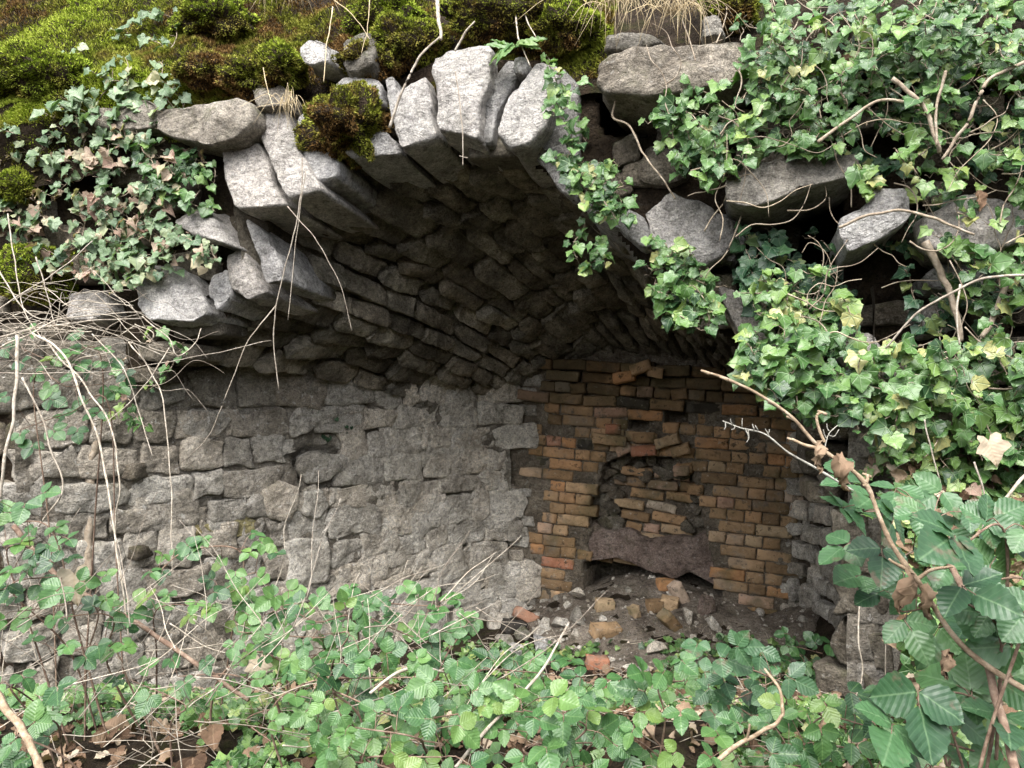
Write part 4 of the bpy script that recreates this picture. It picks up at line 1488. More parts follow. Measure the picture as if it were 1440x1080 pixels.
def bramble(label, poly, d, size, n, rg, tone=(.55, .2), mat='bramble', mind=26, canes=3, group='brambles in front of the ruin', face=None):
    root = thing('bramble_plant', label, 'bramble', group)
    pts = sample_poly(poly, n, rg, mind)
    dd = rg.uniform(d[0], d[1], len(pts))
    W = np.array([P(a, b, c) for (a, b), c in zip(pts, dd)])
    lab = np.argsort(np.argsort(pts[:, 1] + rg.normal(0, 25, len(pts)))) * canes // len(pts)
    ml, ms = MB(), MB()
    for c in range(canes):
        sel = np.where(lab == c)[0]
        if len(sel) < 2:
            continue
        sel = sel[np.argsort(pts[sel, 0] * (1 if rg.uniform() < .5 else -1))]
        way = W[sel]
        k = max(2, len(way) // 3)
        way = np.array([w_.mean(0) for w_ in np.array_split(way, k)])
        x0, y0 = way[0][0] + rg.uniform(-.15, .15), way[0][1] + rg.uniform(.0, .25)
        g0 = np.array([x0, y0, gz(x0, y0) - .02])
        ln = smooth_line(np.vstack([g0, (g0 * .5 + way[0] * .5) + np.array([rg.normal(0, .04), 0, .06]), way]), 40)
        ln = ln + Z * -.02
        mc = MB()
        tube(mc, ln, .0034 * rg.uniform(.8, 1.2), .0016, 5, (0, 0, rg.uniform(.2, .8)), .25)
        mc.build('cane', M['cane'], root)
        for i in sel:
            j = int(np.argmin(((ln - W[i]) ** 2).sum(1)))
            compound(ml, ms, ln[j], W[i], rg, size * rg.uniform(.75, 1.12), float(np.clip(rg.normal(*tone), 0, 1)), face=face)
    ms.build('leaf_stalks', M['cane'], root)
    ml.build('foliage', M[mat], root)
    return root


rg = np.random.default_rng(91)
bramble('shaded bramble under the tangle of dead stems at the left', [(-10, 470), (110, 455), (190, 490), (180, 540), (110, 620), (-10, 640)], (2.9, 3.2), 0.053, 27, rg, (.45, .2), mind=16)
bramble('bramble with dark glossy leaves at the left edge', [(-10, 690), (60, 690), (110, 740), (90, 830), (-10, 840)], (2.1, 2.5), 0.048, 21, rg, (.4, .2), mind=16)
bramble('bramble shoots before the curled pale dead leaf', [(20, 820), (150, 800), (200, 850), (190, 930), (60, 920), (-10, 880)], (2.0, 2.4), 0.043, 21, rg, (.55, .22), mind=18)
bramble('thin bramble rising against the yellow lichen patch', [(190, 765), (270, 760), (360, 740), (400, 760), (350, 850), (290, 870), (210, 860)], (2.3, 2.6), 0.043, 25, rg, (.62, .2), mind=16)
bramble('pale green bramble below the split cream stone', [(330, 850), (420, 825), (520, 850), (500, 920), (420, 940), (320, 910)], (2.1, 2.5), 0.045, 35, rg, (.58, .2), mind=18)
bramble('bramble reaching up the foot of the grey wall', [(470, 830), (560, 815), (660, 840), (690, 890), (620, 930), (500, 920)], (2.3, 2.7), 0.048, 26, rg, (.5, .2), mind=18)
bramble('broad bramble clump under the bent pale cane', [(400, 930), (520, 905), (660, 930), (690, 1010), (600, 1060), (420, 1040)], (1.8, 2.2), 0.046, 32, rg, (.56, .2), mind=25)
bramble('bramble with yellowing leaves at the bottom of the clearing', [(470, 1000), (640, 1000), (700, 1085), (560, 1100), (450, 1090)], (1.6, 1.9), 0.045, 18, rg, (.68, .25), mind=28)
bramble('dense bramble in front of the mortar heap', [(640, 925), (760, 910), (860, 950), (870, 1010), (760, 1030), (640, 1000)], (2.0, 2.4), 0.050, 32, rg, (.45, .2), mind=24)
bramble('bramble with large pale leaves at the bottom centre', [(690, 980), (820, 960), (870, 1020), (850, 1095), (700, 1095)], (1.6, 2.0), 0.048, 22, rg, (.6, .2), mind=28)
bramble('upright bramble beside the pale slanting twig', [(905, 930), (965, 925), (970, 1010), (960, 1060), (880, 1060), (870, 990)], (1.8, 2.1), 0.048, 14, rg, (.6, .2), mind=24)
bramble('dark bluish bramble at the foot of the right brick pier', [(980, 905), (1060, 900), (1110, 950), (1100, 1010), (1000, 1010)], (2.0, 2.3), 0.057, 17, rg, (.3, .15), 'bramble_big', mind=24)
bramble('bramble below the dark bluish one, with round leaves', [(990, 1000), (1110, 990), (1250, 960), (1260, 1060), (1170, 1095), (1000, 1095)], (1.7, 2.0), 0.048, 24, rg, (.5, .2), mind=28)
bramble('big leaved bramble behind the two brown curled leaves', [(1170, 680), (1260, 670), (1360, 700), (1390, 790), (1360, 880), (1270, 890), (1210, 820)], (1.4, 1.7), 0.067, 31, rg, (.45, .2), 'bramble_big', mind=36)
bramble('big leaved bramble at the right edge beside the thick cane', [(1330, 720), (1450, 740), (1450, 930), (1390, 900), (1340, 800)], (1.15, 1.35), 0.068, 12, rg, (.4, .2), 'bramble_big', mind=48)
bramble('bramble with reddened blotched leaves in the bottom right corner', [(1250, 1000), (1300, 950), (1430, 960), (1450, 1095), (1260, 1095)], (1.2, 1.45), 0.072, 16, rg, (.62, .25), 'bramble_big', mind=40)
bramble('shaded dark bramble low at the foot of the right inner wall', [(1105, 890), (1180, 900), (1200, 960), (1150, 975), (1100, 940)], (3.2, 3.7), .05, 18, rg, (.25, .15), mind=12)
bramble('low bramble shoots in the bottom left corner', [(-10, 950), (70, 940), (95, 990), (60, 1080), (-10, 1090)], (1.7, 2.0), 0.045, 12, rg, (.5, .2), mind=26)
bramble('creeping bramble in front of the litter at the left', [(150, 950), (260, 900), (350, 930), (400, 1000), (380, 1060), (300, 1000), (200, 990)], (2.0, 2.4), 0.039, 14, rg, (.5, .25), mind=30)

# ------------------------------------------------------------------ canes, twigs and dead stems
wood('bramble_cane', 'long pale arching cane slanting up across the brambles', 'cane', [([(640, 1080, 1.75), (700, 1010, 1.85), (760, 945, 1.95), (800, 875, 2.1)], .0042, .003)], 'twig', 6)
wood('bramble_cane', 'short pale bent cane over the bramble leaves', 'cane', [([(520, 975, 1.9), (560, 945, 1.95), (595, 938, 2.0), (625, 945, 2.05)], .004, .003), ([(520, 850, 2.5), (570, 905, 2.45), (595, 935, 2.4)], .003, .002)], 'twig', 6)
wood('bramble_cane', 'thick brown cane leaning out of the bottom right', 'cane', [([(1290, 740, 1.5), (1340, 800, 1.42), (1370, 880, 1.35), (1400, 990, 1.28), (1430, 1090, 1.2)], .005, .0075)], 'cane', 8)
wood('fallen_branch', 'pale forked stick at the bottom right of the hollow', 'branch', [([(990, 1085, 1.7), (1040, 1045, 1.75), (1085, 1020, 1.8), (1102, 1005, 1.82)], .006, .004), ([(1050, 1040, 1.76), (1054, 1018, 1.76)], .003, .002), ([(1102, 1005, 1.82), (1095, 970, 1.85), (1075, 940, 1.9)], .004, .003)], 'hazel', 7)
wood('fallen_branch', 'dark stick lying beside the right pier', 'branch', [([(1190, 1085, 1.9), (1240, 1000, 2.2), (1270, 960, 2.4)], .008, .006)], 'cane', 7)
wood('fallen_branch', 'yellowish stick crossing the bottom left corner', 'branch', [([(-10, 970, 1.6), (30, 1030, 1.55), (62, 1090, 1.5)], .008, .007)], 'hazel', 7)
wood('fallen_branch', 'grey branch lying through the left bramble', 'branch', [([(20, 740, 2.5), (60, 790, 2.45), (110, 830, 2.4), (200, 880, 2.35), (300, 950, 2.3), (350, 985, 2.25)], .009, .006)], 'cane', 7)
wood('dry_creeper', 'pale strand hanging from the straw down the left of the vault', 'dead stem',
     [([(425, 222, 3.2), (424, 270, 3.2), (414, 330, 3.22), (395, 400, 3.25), (385, 470, 3.28), (392, 548, 3.3)], .0028, .002),
      ([(404, 290, 3.22), (450, 345, 3.2), (478, 400, 3.2), (495, 465, 3.2)], .002, .001),
      ([(430, 240, 3.22), (418, 330, 3.24), (405, 450, 3.25)], .0018, .0012),
      ([(388, 430, 3.27), (376, 445, 3.26), (350, 480, 3.25), (320, 550, 3.3), (292, 615, 3.35), (250, 655, 3.4)], .003, .0016)], 'twig', 5)
wood('dry_creeper', 'thin dry stem lying down the face of the middle arch stone', 'dead stem', [([(640, 100, 3.1), (646, 140, 3.08), (651, 190, 3.05), (651, 233, 3.05)], .0024, .0018), ([(646, 219, 3.05), (658, 222, 3.05)], .0018, .001)], 'twig', 5)
wood('dry_creeper', 'grey root stick propped across the moss above the arch', 'dead stem', [([(548, 180, 3.15), (565, 130, 3.14), (590, 80, 3.14), (618, 52, 3.16)], .006, .004), ([(615, 0, 3.3), (618, 30, 3.2), (620, 55, 3.15)], .009, .006), ([(640, 72, 3.15), (655, 45, 3.14), (668, 30, 3.13)], .005, .003), ([(724, 10, 3.2), (728, 50, 3.12), (745, 92, 3.06)], .004, .002), ([(730, 5, 3.2), (755, 55, 3.1)], .003, .002)], 'twig', 5)
wood('dry_creeper', 'few dry stems standing out of the brown moss', 'dead stem', [([(468, 10, 3.3), (460, 60, 3.15), (455, 115, 3.08)], .0025, .0015), ([(470, 0, 3.3), (495, 20, 3.2), (520, 55, 3.1)], .002, .001), ([(520, 0, 3.3), (516, 40, 3.2), (508, 75, 3.12)], .002, .001), ([(370, 95, 3.2), (378, 130, 3.15), (385, 155, 3.12)], .002, .001)], 'straw', 4)

rg = np.random.default_rng(101)
lines = []
for pts, r in [([(-20, 478, 2.7), (60, 460, 2.7), (130, 452, 2.75), (200, 448, 2.9)], .005), ([(-20, 500, 2.6), (40, 470, 2.6), (100, 445, 2.7), (200, 440, 2.9)], .004),
               ([(45, 470, 2.6), (90, 500, 2.55), (115, 560, 2.5), (140, 620, 2.5), (155, 720, 2.45), (172, 820, 2.4), (178, 900, 2.35)], .005),
               ([(60, 475, 2.7), (120, 545, 2.6), (155, 600, 2.55), (168, 690, 2.5), (160, 760, 2.5), (185, 850, 2.45)], .004),
               ([(130, 470, 2.9), (175, 520, 2.8), (195, 580, 2.8), (215, 640, 2.75)], .003), ([(180, 480, 3.0), (215, 530, 2.95), (232, 580, 2.9), (240, 690, 2.85), (241, 800, 2.8)], .0035),
               ([(25, 470, 2.5), (22, 560, 2.45), (5, 640, 2.4), (2, 700, 2.4)], .0075), ([(30, 530, 2.4), (55, 580, 2.4), (75, 640, 2.4), (88, 690, 2.4), (55, 740, 2.4)], .004),
               ([(240, 490, 2.9), (215, 525, 2.85), (180, 570, 2.8), (150, 595, 2.75)], .003), ([(-10, 525, 2.6), (80, 525, 2.65), (170, 520, 2.75), (280, 500, 2.95), (380, 480, 3.1)], .0026),
               ([(200, 445, 2.9), (235, 475, 2.9), (250, 500, 2.9), (275, 480, 2.95), (282, 462, 3.0)], .003), ([(190, 455, 2.9), (215, 470, 2.9), (210, 490, 2.9), (245, 497, 2.9)], .0025),
               ([(10, 300, 2.8), (20, 370, 2.75), (35, 440, 2.7), (60, 480, 2.65)], .003), ([(50, 360, 2.8), (70, 430, 2.75), (90, 490, 2.7)], .003),
               ([(-10, 440, 2.6), (50, 400, 2.7), (95, 370, 2.8), (130, 340, 2.9)], .003), ([(0, 380, 2.8), (40, 440, 2.75), (80, 450, 2.75), (160, 470, 2.85), (230, 500, 2.9)], .003)]:
    lines.append((pts, r * .8, r * .5))
for i in range(95):
    x, y = rg.uniform(-40, 200), rg.normal(462, 30)
    a = rg.normal(0, .5) + (pi if rg.uniform() < .5 else 0)
    L_ = rg.uniform(50, 150)
    d0 = rg.uniform(2.55, 2.95)
    pts = [(x, y, d0), (x + cos(a) * L_ * .35, y + sin(a) * L_ * .35 + rg.normal(0, 8), d0 + .03), (x + cos(a) * L_ * .7, y + sin(a) * L_ * .6 + rg.normal(0, 10), d0 + .05), (x + cos(a) * L_, y + sin(a) * L_ * .8 + rg.uniform(-5, 25), d0 + .08)]
    lines.append((pts, rg.uniform(.0009, .0018), .0007))
root = thing('dead_stem_tangle', 'tangled pale dead creeper stems across the left springing of the arch', 'dead stems')
mb = MB()
mats = MB()
for k, (pts, r0, r1) in enumerate(lines):
    ln = smooth_line([P(*q) for q in pts], max(12, 8 * len(pts)))
    ln = ln + (.006 if k < 16 else .012) * np.stack([vnoise(ln * 14 + j * 7 + k, j) for j in range(3)], -1)
    if k < 16:
        m1 = MB()
        tube(m1, ln, r0, r1, 6, (0, 0, rg.uniform(.3, .9)), .25)
        m1.build('stem', M['twig'], root)
    else:
        tube(mats, ln, r0, r1, 4, (0, 0, rg.uniform(0, .9)), .2)
o = mats.build('fine_stems', M['twig'], root)
o["kind"] = 'stuff'

# hazel twig with curled dead leaves, in front of the right side of the arch
def curled(mb, c, L_, ax, rg):
    n = 12
    t = np.linspace(0, 1, n)
    k = np.linspace(-1, 1, 7)
    ax = unit(ax)
    s = unit(np.cross(ax, np.array([0, 1., .2])))
    f_ = np.cross(ax, s)
    wd = .3 * np.sin(np.pi * np.clip(t, .04, 1) ** .8) * L_ + .002
    ph = 2.2 * t + rg.uniform(0, 3)
    V = []
    for i in range(n):
        ce = c + ax * L_ * t[i] + (s * np.cos(3 * t[i]) + f_ * np.sin(4 * t[i])) * .06 * L_
        for kk in k:
            a = kk * (1.25 + .5 * np.sin(5 * t[i])) + ph[i]
            V.append(ce + (s * np.cos(a) + f_ * np.sin(a)) * wd[i] * (.7 + .2 * abs(kk)) + rg.normal(0, .0028, 3))
    V = np.array(V)
    att = np.stack([np.tile(k * .3, n), np.repeat(t, 7), np.full(n * 7, rg.uniform(.5, .8))], -1)
    mb.add(V, grid_faces(n, 7), None, att)


hz = wood('hazel_twig', 'long budded brown twig arching before the brick wall, holding curled dead leaves', 'twig',
          [([(992, 523, 1.42), (1020, 532, 1.41), (1070, 556, 1.40), (1110, 585, 1.39), (1150, 622, 1.38), (1190, 655, 1.36), (1220, 690, 1.35), (1245, 750, 1.33), (1275, 795, 1.31), (1310, 850, 1.3), (1350, 905, 1.28), (1400, 945, 1.26), (1450, 975, 1.24)], .0022, .0052),
           ([(1160, 622, 1.38), (1153, 600, 1.38), (1150, 585, 1.38), (1156, 580, 1.38)], .003, .002), ([(1160, 630, 1.38), (1135, 624, 1.38), (1113, 618, 1.38)], .003, .0025),
           ([(1215, 683, 1.35), (1219, 668, 1.35)], .003, .002), ([(1275, 800, 1.31), (1260, 790, 1.31), (1250, 786, 1.31)], .003, .002),
           ([(1290, 815, 1.31), (1310, 800, 1.3), (1340, 797, 1.29)], .003, .002)], 'hazel', 8, knob=.5)
for (x, y, L_, a, d) in [(1152, 622, .05, (.1, -.1, -1), 1.37), (1174, 640, .068, (.5, -.1, -1), 1.35), (1270, 802, .07, (-.05, -.1, -1), 1.29), (1300, 824, .058, (.2, -.1, -1), 1.29), (1330, 915, .045, (.1, -.1, -1), 1.28)]:
    mb = MB()
    curled(mb, P(x, y, d), L_, np.array(a, float), rg)
    mb.build('dead_leaf', M['dead_leaf'], hz)
for (x, y) in [(992, 523), (1018, 532), (1086, 568), (1112, 588), (1113, 618), (1156, 580), (1219, 668)]:
    mb = MB()
    tube(mb, smooth_line([P(x - 6, y - 2, 1.405), P(x, y, 1.4), P(x + 6, y + 3, 1.4)], 6), .0022, .0034, 6, (0, 0, .6))
    mb.build('bud', M['hazel'], hz)
lines = [([(1016, 592, 1.5), (1040, 600, 1.5), (1075, 609, 1.49), (1110, 635, 1.48), (1150, 660, 1.47), (1200, 690, 1.45)], .0012, .0022)]
for a, b in [((1020, 594), (1018, 604)), ((1030, 597), (1027, 589)), ((1043, 601), (1044, 588)), ((1048, 602), (1052, 616)), ((1060, 605), (1058, 596)), ((1052, 603), (1050, 622)), ((1078, 611), (1082, 604)), ((1084, 617), (1076, 603)), ((1034, 598), (1028, 604)), ((1066, 606), (1062, 598))]:
    lines.append(([(*a, 1.495), ((a[0] + b[0]) / 2 + 1, (a[1] + b[1]) / 2, 1.49), (*b, 1.49)], .001, .0007))
wood('lichen_twig', 'thin white lichen covered twig below the hazel twig', 'twig', lines, 'lichen_twig', 5, knob=.5)
lines = [([(1160, 630, 1.4), (1166, 610, 1.4), (1178, 598, 1.4)], .0013, .0008), ([(1166, 612, 1.4), (1174, 612, 1.4), (1180, 604, 1.4)], .001, .0007), ([(1164, 618, 1.4), (1158, 604, 1.4)], .001, .0007), ([(1166, 606, 1.4), (1163, 596, 1.4)], .001, .0007)]
wood('lichen_twig', 'tiny pale forked twig standing on the hazel twig', 'twig', lines, 'lichen_twig', 5, knob=.4)
wood('bramble_cane', 'long thorny pale shoot bowing out of the ivy at the right edge', 'cane', [([(1245, 490, 2.2), (1290, 440, 2.15), (1350, 405, 2.1), (1400, 390, 2.05), (1460, 386, 2.0)], .0028, .004), ([(1350, 400, 2.1), (1345, 440, 2.1), (1350, 485, 2.1)], .003, .002)], 'twig', 6)
wood('dry_creeper', 'thin dry stems hanging through the low ivy right of the pier', 'dead stem', [([(1210, 830, 2.2), (1208, 900, 2.2), (1210, 960, 2.2), (1190, 1000, 2.15)], .0025, .002), ([(1300, 590, 2.0), (1310, 640, 2.0), (1325, 690, 2.0)], .002, .0015), ([(1245, 900, 2.2), (1246, 960, 2.2), (1247, 985, 2.2)], .002, .0015), ([(1370, 650, 1.9), (1385, 700, 1.9), (1380, 760, 1.9)], .0025, .0015), ([(1450, 660, 1.7), (1410, 710, 1.72), (1385, 750, 1.75)], .004, .003), ([(1385, 742, 1.75), (1450, 758, 1.7)], .003, .003)], 'twig', 5)

# fine bare runners woven through the ivy on the right
mb = MB()
for i in range(150):
    x, y = rg.uniform(930, 1440), rg.uniform(20, 640)
    if not inpoly([(930, 120), (1060, 0), (1450, 0), (1450, 660), (1220, 650), (1080, 500), (1050, 380), (960, 300)], x, y):
        continue
    a = rg.normal(-.6, .9)
    L_ = rg.uniform(50, 170)
    o = rg.uniform(.1, .3)
    pts = []
    for k in range(6):
        pts.append(P(x, y, sdepth(x, y) - o))
        x, y = x + cos(a) * L_ / 5, y + sin(a) * L_ / 5
        a += rg.normal(0, .45)
    tube(mb, smooth_line(pts, 22), rg.uniform(.0015, .0032), .0012, 4, (0, 0, rg.uniform(.3, 1)), .3)
o = mb.build('ivy_runners', M['ivywood'])
o["kind"] = "stuff"

# dead stems fallen over the brambles at the bottom left, one tangle
mb = MB()
for i in range(190):
    x, y = rg.uniform(-20, 700), rg.uniform(840, 1085)
    a = rg.normal(-.5, .9)
    L_ = rg.uniform(60, 190)
    d0 = rg.uniform(1.9, 2.5)
    pts = [P(x, y, d0), P(x + cos(a) * L_ * .5, y + sin(a) * L_ * .5 + rg.normal(0, 7), d0 + .05), P(x + cos(a) * L_, y + sin(a) * L_ + rg.normal(0, 14), d0 + .1)]
    ln = smooth_line(pts, 16)
    ln = ln + .014 * np.stack([vnoise(ln * 9 + j * 7 + i, j) for j in range(3)], -1)
    tube(mb, ln, rg.uniform(.0009, .0021), .0007, 4, (0, 0, rg.uniform(0, .8)), .3)
o = mb.build('dead_stems', M['twig'])
o["kind"] = "stuff"

# ------------------------------------------------------------------ ground cover
def scatter_xy(n, rg, x0=-2.6, x1=2.6, y0=1.7, y1=4.4):
    x, y = rg.uniform(x0, x1, n), rg.uniform(y0, y1, n)
    # not inside the walls
    ok = (y < 3.55 + .9 * (x + 1.93)) & ~((x > 1.15) & (y > 3.0 - .3 * (x - 1.2)) & (x < 6))
    ok |= (np.abs(x - .9) < .75) & (y < 4.5) & (y > 2)
    return x[ok], y[ok]


rg = np.random.default_rng(111)
mb = MB()
x, y = scatter_xy(15000, rg)
z = groundz(x, y)
cov = fbm(np.stack([x * 2.2, y * 2.2, x * 0], -1), 3, 3) > -.25
x, y, z = x[cov], y[cov], z[cov]
n = len(x)
for k in range(3):
    s = np.arange(n) % 3 == k
    m = int(s.sum())
    leaves(mb, IVY[k], np.stack([x, y, z + rg.uniform(.005, .07, n)], -1)[s], Z * .8 + np.array([0, -.55, 0]) + rg.normal(0, .4, (m, 3)), rg.normal(0, 1, (m, 3)) + np.array([0, -.5, -.3]), rg.uniform(.018, .042, m), np.clip(rg.normal(.5, .25, m), 0, 1), .2, .2, rg)
o = mb.build('ground_ivy', M['ivy'])
o["kind"] = "stuff"
mb = MB()
x, y = scatter_xy(4800, rg, y1=4.15)
z = groundz(x, y)
n = len(x)
for k in range(3):
    s = np.arange(n) % 3 == k
    m = int(s.sum())
    leaves(mb, OVAL[k] if k else IVY[1], np.stack([x, y, z + rg.uniform(.002, .03, n)], -1)[s], Z + np.array([0, -.3, 0]) + rg.normal(0, .4, (m, 3)), rg.normal(0, 1, (m, 3)), rg.uniform(.02, .055, m), rg.uniform(0, 1, m), .6, .6, rg, .05)
o = mb.build('fallen_leaves', M['dead_leaf'])
o["kind"] = "stuff"
mb = MB()
x, y = scatter_xy(1500, rg, y1=4.6)
for a, b in zip(x, y):
    an = rg.uniform(0, 2 * pi)
    L_ = rg.uniform(.06, .28)
    q0 = np.array([a, b, gz(a, b) + rg.uniform(.005, .05)])
    dv = np.array([cos(an), sin(an), rg.normal(0, .2)]) * L_
    tube(mb, np.array([q0, q0 + dv * .5 + rg.normal(0, .01, 3), q0 + dv]), rg.uniform(.001, .0028), .001, 3, (0, 0, rg.uniform(0, 1)))
o = mb.build('twig_litter', M['twig'])
o["kind"] = "stuff"
# litter and small leaves on the slope to the right
mb, md = MB(), MB()
n = 4200
pxy = sample_poly([(1250, 640), (1640, 640), (1640, 1085), (1262, 1085), (1275, 900), (1270, 780)], n, rg)
dd = np.interp(pxy[:, 1], [640, 800, 1085], [2.65, 2.35, 1.75]) + rg.normal(0, .04, n)
pp = np.array([P(a, b, c) for (a, b), c in zip(pxy, dd)])
sl = Z * .6 + NF * .7
s = rg.uniform(size=n) < .66
leaves(mb, IVY[1], pp[s], sl + rg.normal(0, .4, (s.sum(), 3)), rg.normal(0, 1, (s.sum(), 3)) - Z * .5, rg.uniform(.02, .05, s.sum()), np.clip(rg.normal(.55, .25, s.sum()), 0, 1), .2, .2, rg)
leaves(md, OVAL[0], pp[~s], sl + rg.normal(0, .5, ((~s).sum(), 3)), rg.normal(0, 1, ((~s).sum(), 3)), rg.uniform(.02, .06, (~s).sum()), rg.uniform(0, 1, (~s).sum()), .6, .6, rg, .05)
mb.build('slope_ivy', M['ivy'])["kind"] = "stuff"
md.build('slope_leaves', M['dead_leaf'])["kind"] = "stuff"
mb = MB()
a, b = np.meshgrid(np.linspace(1252, 1760, 50), np.linspace(600, 1300, 60), indexing='ij')
a, b = a.ravel(), b.ravel()
dd = np.interp(b, [600, 640, 800, 1085, 1300], [2.9, 2.72, 2.42, 1.82, 1.5]) + .04 * fbm(np.stack([a / 60, b / 60, a * 0], -1), 4, 3) + .7 * np.clip((1300 - a) / 48, 0, 1)
mb.add(np.array([P(*q) for q in zip(a, b, dd)]), grid_faces(50, 60), None, (.5, .5, .4))
struct(mb.build('slope', M['soil']))

# a few dead leaves one can pick out
def lone(label, px, py, d, size, tone, nr, tmpl=None, mat='dead_leaf'):
    mb = MB()
    leaves(mb, tmpl or IVY[2], P(px, py, d)[None], np.array([nr], float), np.array([[.2, -.2, -1.]]), np.array([size]), np.array([tone]), .6, .5, rg, .06)
    tag(mb.build('dead_leaf', M[mat]), label, 'dead leaf', 'single dead leaves')


lone('big pale curled dead leaf caught among the left brambles', 104, 806, 2.2, .09, .98, (.3, -1, .3))
lone('flat brown dead leaf lying on the litter at the bottom left', 300, 1020, 2.3, .07, .4, (0, -.6, 1), OVAL[1])
lone('dark reddish dead leaf at the bottom edge of the litter', 272, 1066, 2.2, .1, .1, (0, -.6, 1), OVAL[1])
lone('rusty dead leaf stuck between the ivy and the far right block', 1375, 268, 2.35, .06, .35, (.2, -1, .4), OVAL[2])
lone('brown dead leaf in the upper right ivy sheet', 1186, 78, 2.7, .06, .3, (.2, -1, .4), OVAL[0])
lone('pinkish dead leaf in the thick ivy curtain at the right', 1390, 618, 2.2, .075, .9, (-.2, -1, .4))
lone('pale dry leaf standing against the low grey wall', 365, 925, 2.4, .07, .97, (0, -1, .3))

# ------------------------------------------------------------------ fallen bricks and stones
def onheap(x, y):
    """where the ray through a pixel meets the mound or the ground"""
    d = np.linspace(2.2, 5.6, 700)
    q = np.stack([d * (x - 720) / F, d, 1.55 + d * (540 - y) / F], -1)
    h = np.maximum(heapz(q[:, 0], q[:, 1]), groundz(q[:, 0], q[:, 1]))
    k = np.where(q[:, 2] <= h)[0]
    return q[k[0]] if len(k) else q[-1]


def rot_basis(a, tilt, roll):
    from mathutils import Euler
    R = np.array(Euler((tilt, roll, a)).to_matrix())
    return R[:, 0], R[:, 1], R[:, 2]


def fbrick(label, x, y, wpx, tint, a, tilt, roll, seed, half=False):
    mb = MB()
    g = np.random.default_rng(seed)
    p0 = onheap(x, y + 10)
    w_ = 1.25 * wpx / F * p0[1]
    U_, Y_, V_ = rot_basis(a, tilt, roll)
    hh = min(.07, w_ * .75)
    brick_box(mb, p0 + Z * hh * .35 - Y_ * hh * .5, U_, V_, -Y_, w_, hh, hh * 1.1, tint, 0.0, g)
    o = mb.build('fallen_brick', M['brick'])
    tag(o, label, 'brick', 'bricks fallen below the draw hole')


def fstone(label, x, y, wpx, hpx, tint, mat, seed, n=7):
    g = np.random.default_rng(seed)
    mb = MB()
    p0 = onheap(x, y + hpx * .45)
    k = p0[1] / F
    an = np.sort(g.uniform(0, 2 * pi, n))
    U_ = np.array([1, g.normal(0, .2), g.normal(0, .15)])
    nr = unit(np.array([g.normal(0, .25), -1, .5]))
    V_ = unit(np.cross(nr, -unit(U_)))
    if V_[2] < 0:
        V_ = -V_
    poly = p0 + V_ * (hpx * .4 * k) + np.stack([np.cos(an) * wpx * .5 * k, np.sin(an) * hpx * .55 * k], -1) @ np.stack([unit(U_), V_])
    stone(mb, poly, nr, -nr * min(wpx, hpx) * k, .010, .010, tint, seed, 40, soft=1, freq=16)
    o = mb.build('fallen_stone', M[mat])
    tag(o, label, 'stone', 'stones fallen below the draw hole')


fbrick('salmon coloured half brick tilted on edge among the grey stones', 740, 862, 27, .92, .3, -.2, .55, 1)
fbrick('black burnt brick end lying in the rubble by the left pier', 724, 878, 26, .04, .5, .1, .2, 2)
fbrick('small buff brick stub on top of the soil mound', 851, 848, 20, .68, .1, .1, .05, 3)
fbrick('upright pale brick leaning in the soil under the hole', 893, 855, 13, .7, .2, -.3, 1.35, 4)
fbrick('dark brick stub half buried right of the upright brick', 921, 848, 18, .2, .1, 0, 0, 5)
fbrick('buff brick end at the right of the mound', 941, 845, 20, .66, -.3, .1, .1, 6)
fbrick('long cream brick standing steeply below the pink slab', 956, 832, 28, .98, .2, -.2, 1.1, 7)
fbrick('grey brick tilted down the mound on the right', 944, 872, 30, .25, .6, .2, .8, 8)
fbrick('orange brick buried in small ivy at the foot of the mound', 841, 930, 26, .9, .05, 0, .03, 9)
fbrick('rusty brick block at the back of the hole', 937, 818, 20, .55, .1, 0, .05, 10)
fbrick('brown brick lump sunk into the middle of the mound', 852, 884, 34, .42, .4, .3, .1, 12)
fstone('brownish stone leaning at the far left of the rubble', 700, 868, 34, 36, .55, 'wallstone', 21)
fstone('flat grey stone behind the salmon brick', 710, 852, 36, 26, .62, 'wallstone', 22)
fstone('pale rounded stone in the middle of the rubble', 763, 880, 36, 24, .75, 'wallstone', 23)
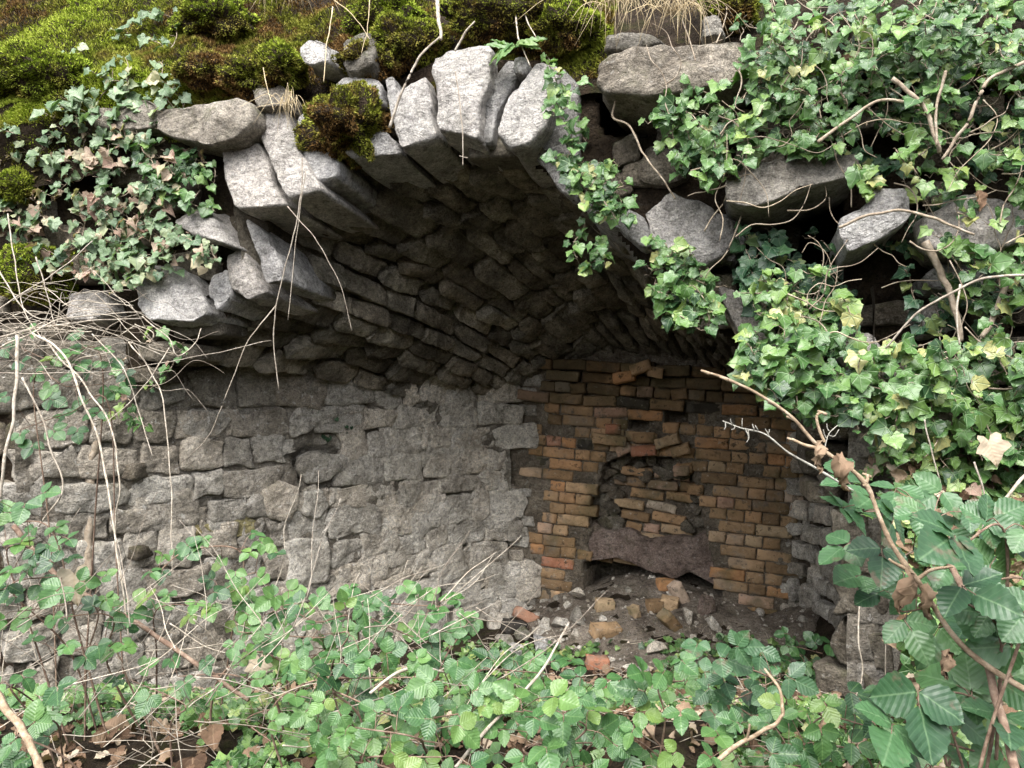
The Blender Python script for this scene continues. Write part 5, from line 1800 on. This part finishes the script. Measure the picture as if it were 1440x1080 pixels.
fstone('greenish stone block beside the pale cane tip', 817, 866, 24, 34, .6, 'slab', 24)
fstone('slender white stone above the greenish block', 817, 838, 18, 24, .8, 'wallstone', 25)
fstone('large whitish stone low at the left of the mound', 722, 916, 42, 28, .8, 'limestone', 26)
fstone('grey pitted stone next to the large whitish stone', 758, 908, 30, 34, .5, 'limestone', 27)
fstone('buff pointed stone on the right flank of the mound', 966, 864, 18, 26, .6, 'wallstone', 28)
fstone('pinkish stone low at the right end of the mound', 926, 915, 30, 26, .72, 'wallstone', 29)
fstone('small pale stone in front of the pinkish stone', 908, 944, 22, 18, .75, 'limestone', 30)
fstone('thin cream slab chip by the small ivy', 882, 936, 20, 8, .85, 'wallstone', 31)
fstone('reddish round boulder in the right corner of the hole', 992, 850, 30, 32, .4, 'clay', 32)
fstone('triangular buff stone against the right brick pier', 1011, 878, 16, 26, .7, 'wallstone', 33)
fstone('moss grown stone in front of the dark burnt brick', 735, 890, 26, 22, .3, 'slab', 34)
fstone('wedge of grey stone left of the pale cane tip', 790, 878, 24, 26, .55, 'wallstone', 35)
fstone('low flat stone under the moss grown stone', 712, 898, 34, 16, .55, 'slab', 36)
# crumbs of brick and mortar
mb = MB()
g = np.random.default_rng(121)
for i in range(330):
    x, y = g.uniform(.0, 1.85), g.uniform(4.1, 5.3)
    if ((x - 1.0) / .95) ** 2 + ((y - 5.1) / 1.0) ** 2 > 1:
        continue
    r = .006 + .028 * g.uniform() ** 3
    p0 = np.array([x, y, float(heapz(np.array([x]), np.array([y]))[0]) + r * .3])
    an = np.sort(g.uniform(0, 2 * pi, 6))
    nr = unit(np.array([g.normal(0, .4), -.8, .7]))
    U_ = unit(np.cross(nr, [.1, .2, 1]))
    V_ = np.cross(U_, nr)
    poly = p0 + np.stack([np.cos(an), np.sin(an)], -1) @ np.stack([U_, V_]) * r
    stone(mb, poly, nr, -nr * r * 1.4, r * .3, r * .25, float(np.clip(g.normal(.62, .25), 0, 1)), i, 10, lo=True, freq=30)
mb.build('rubble', M['wallstone'])["kind"] = "stuff"
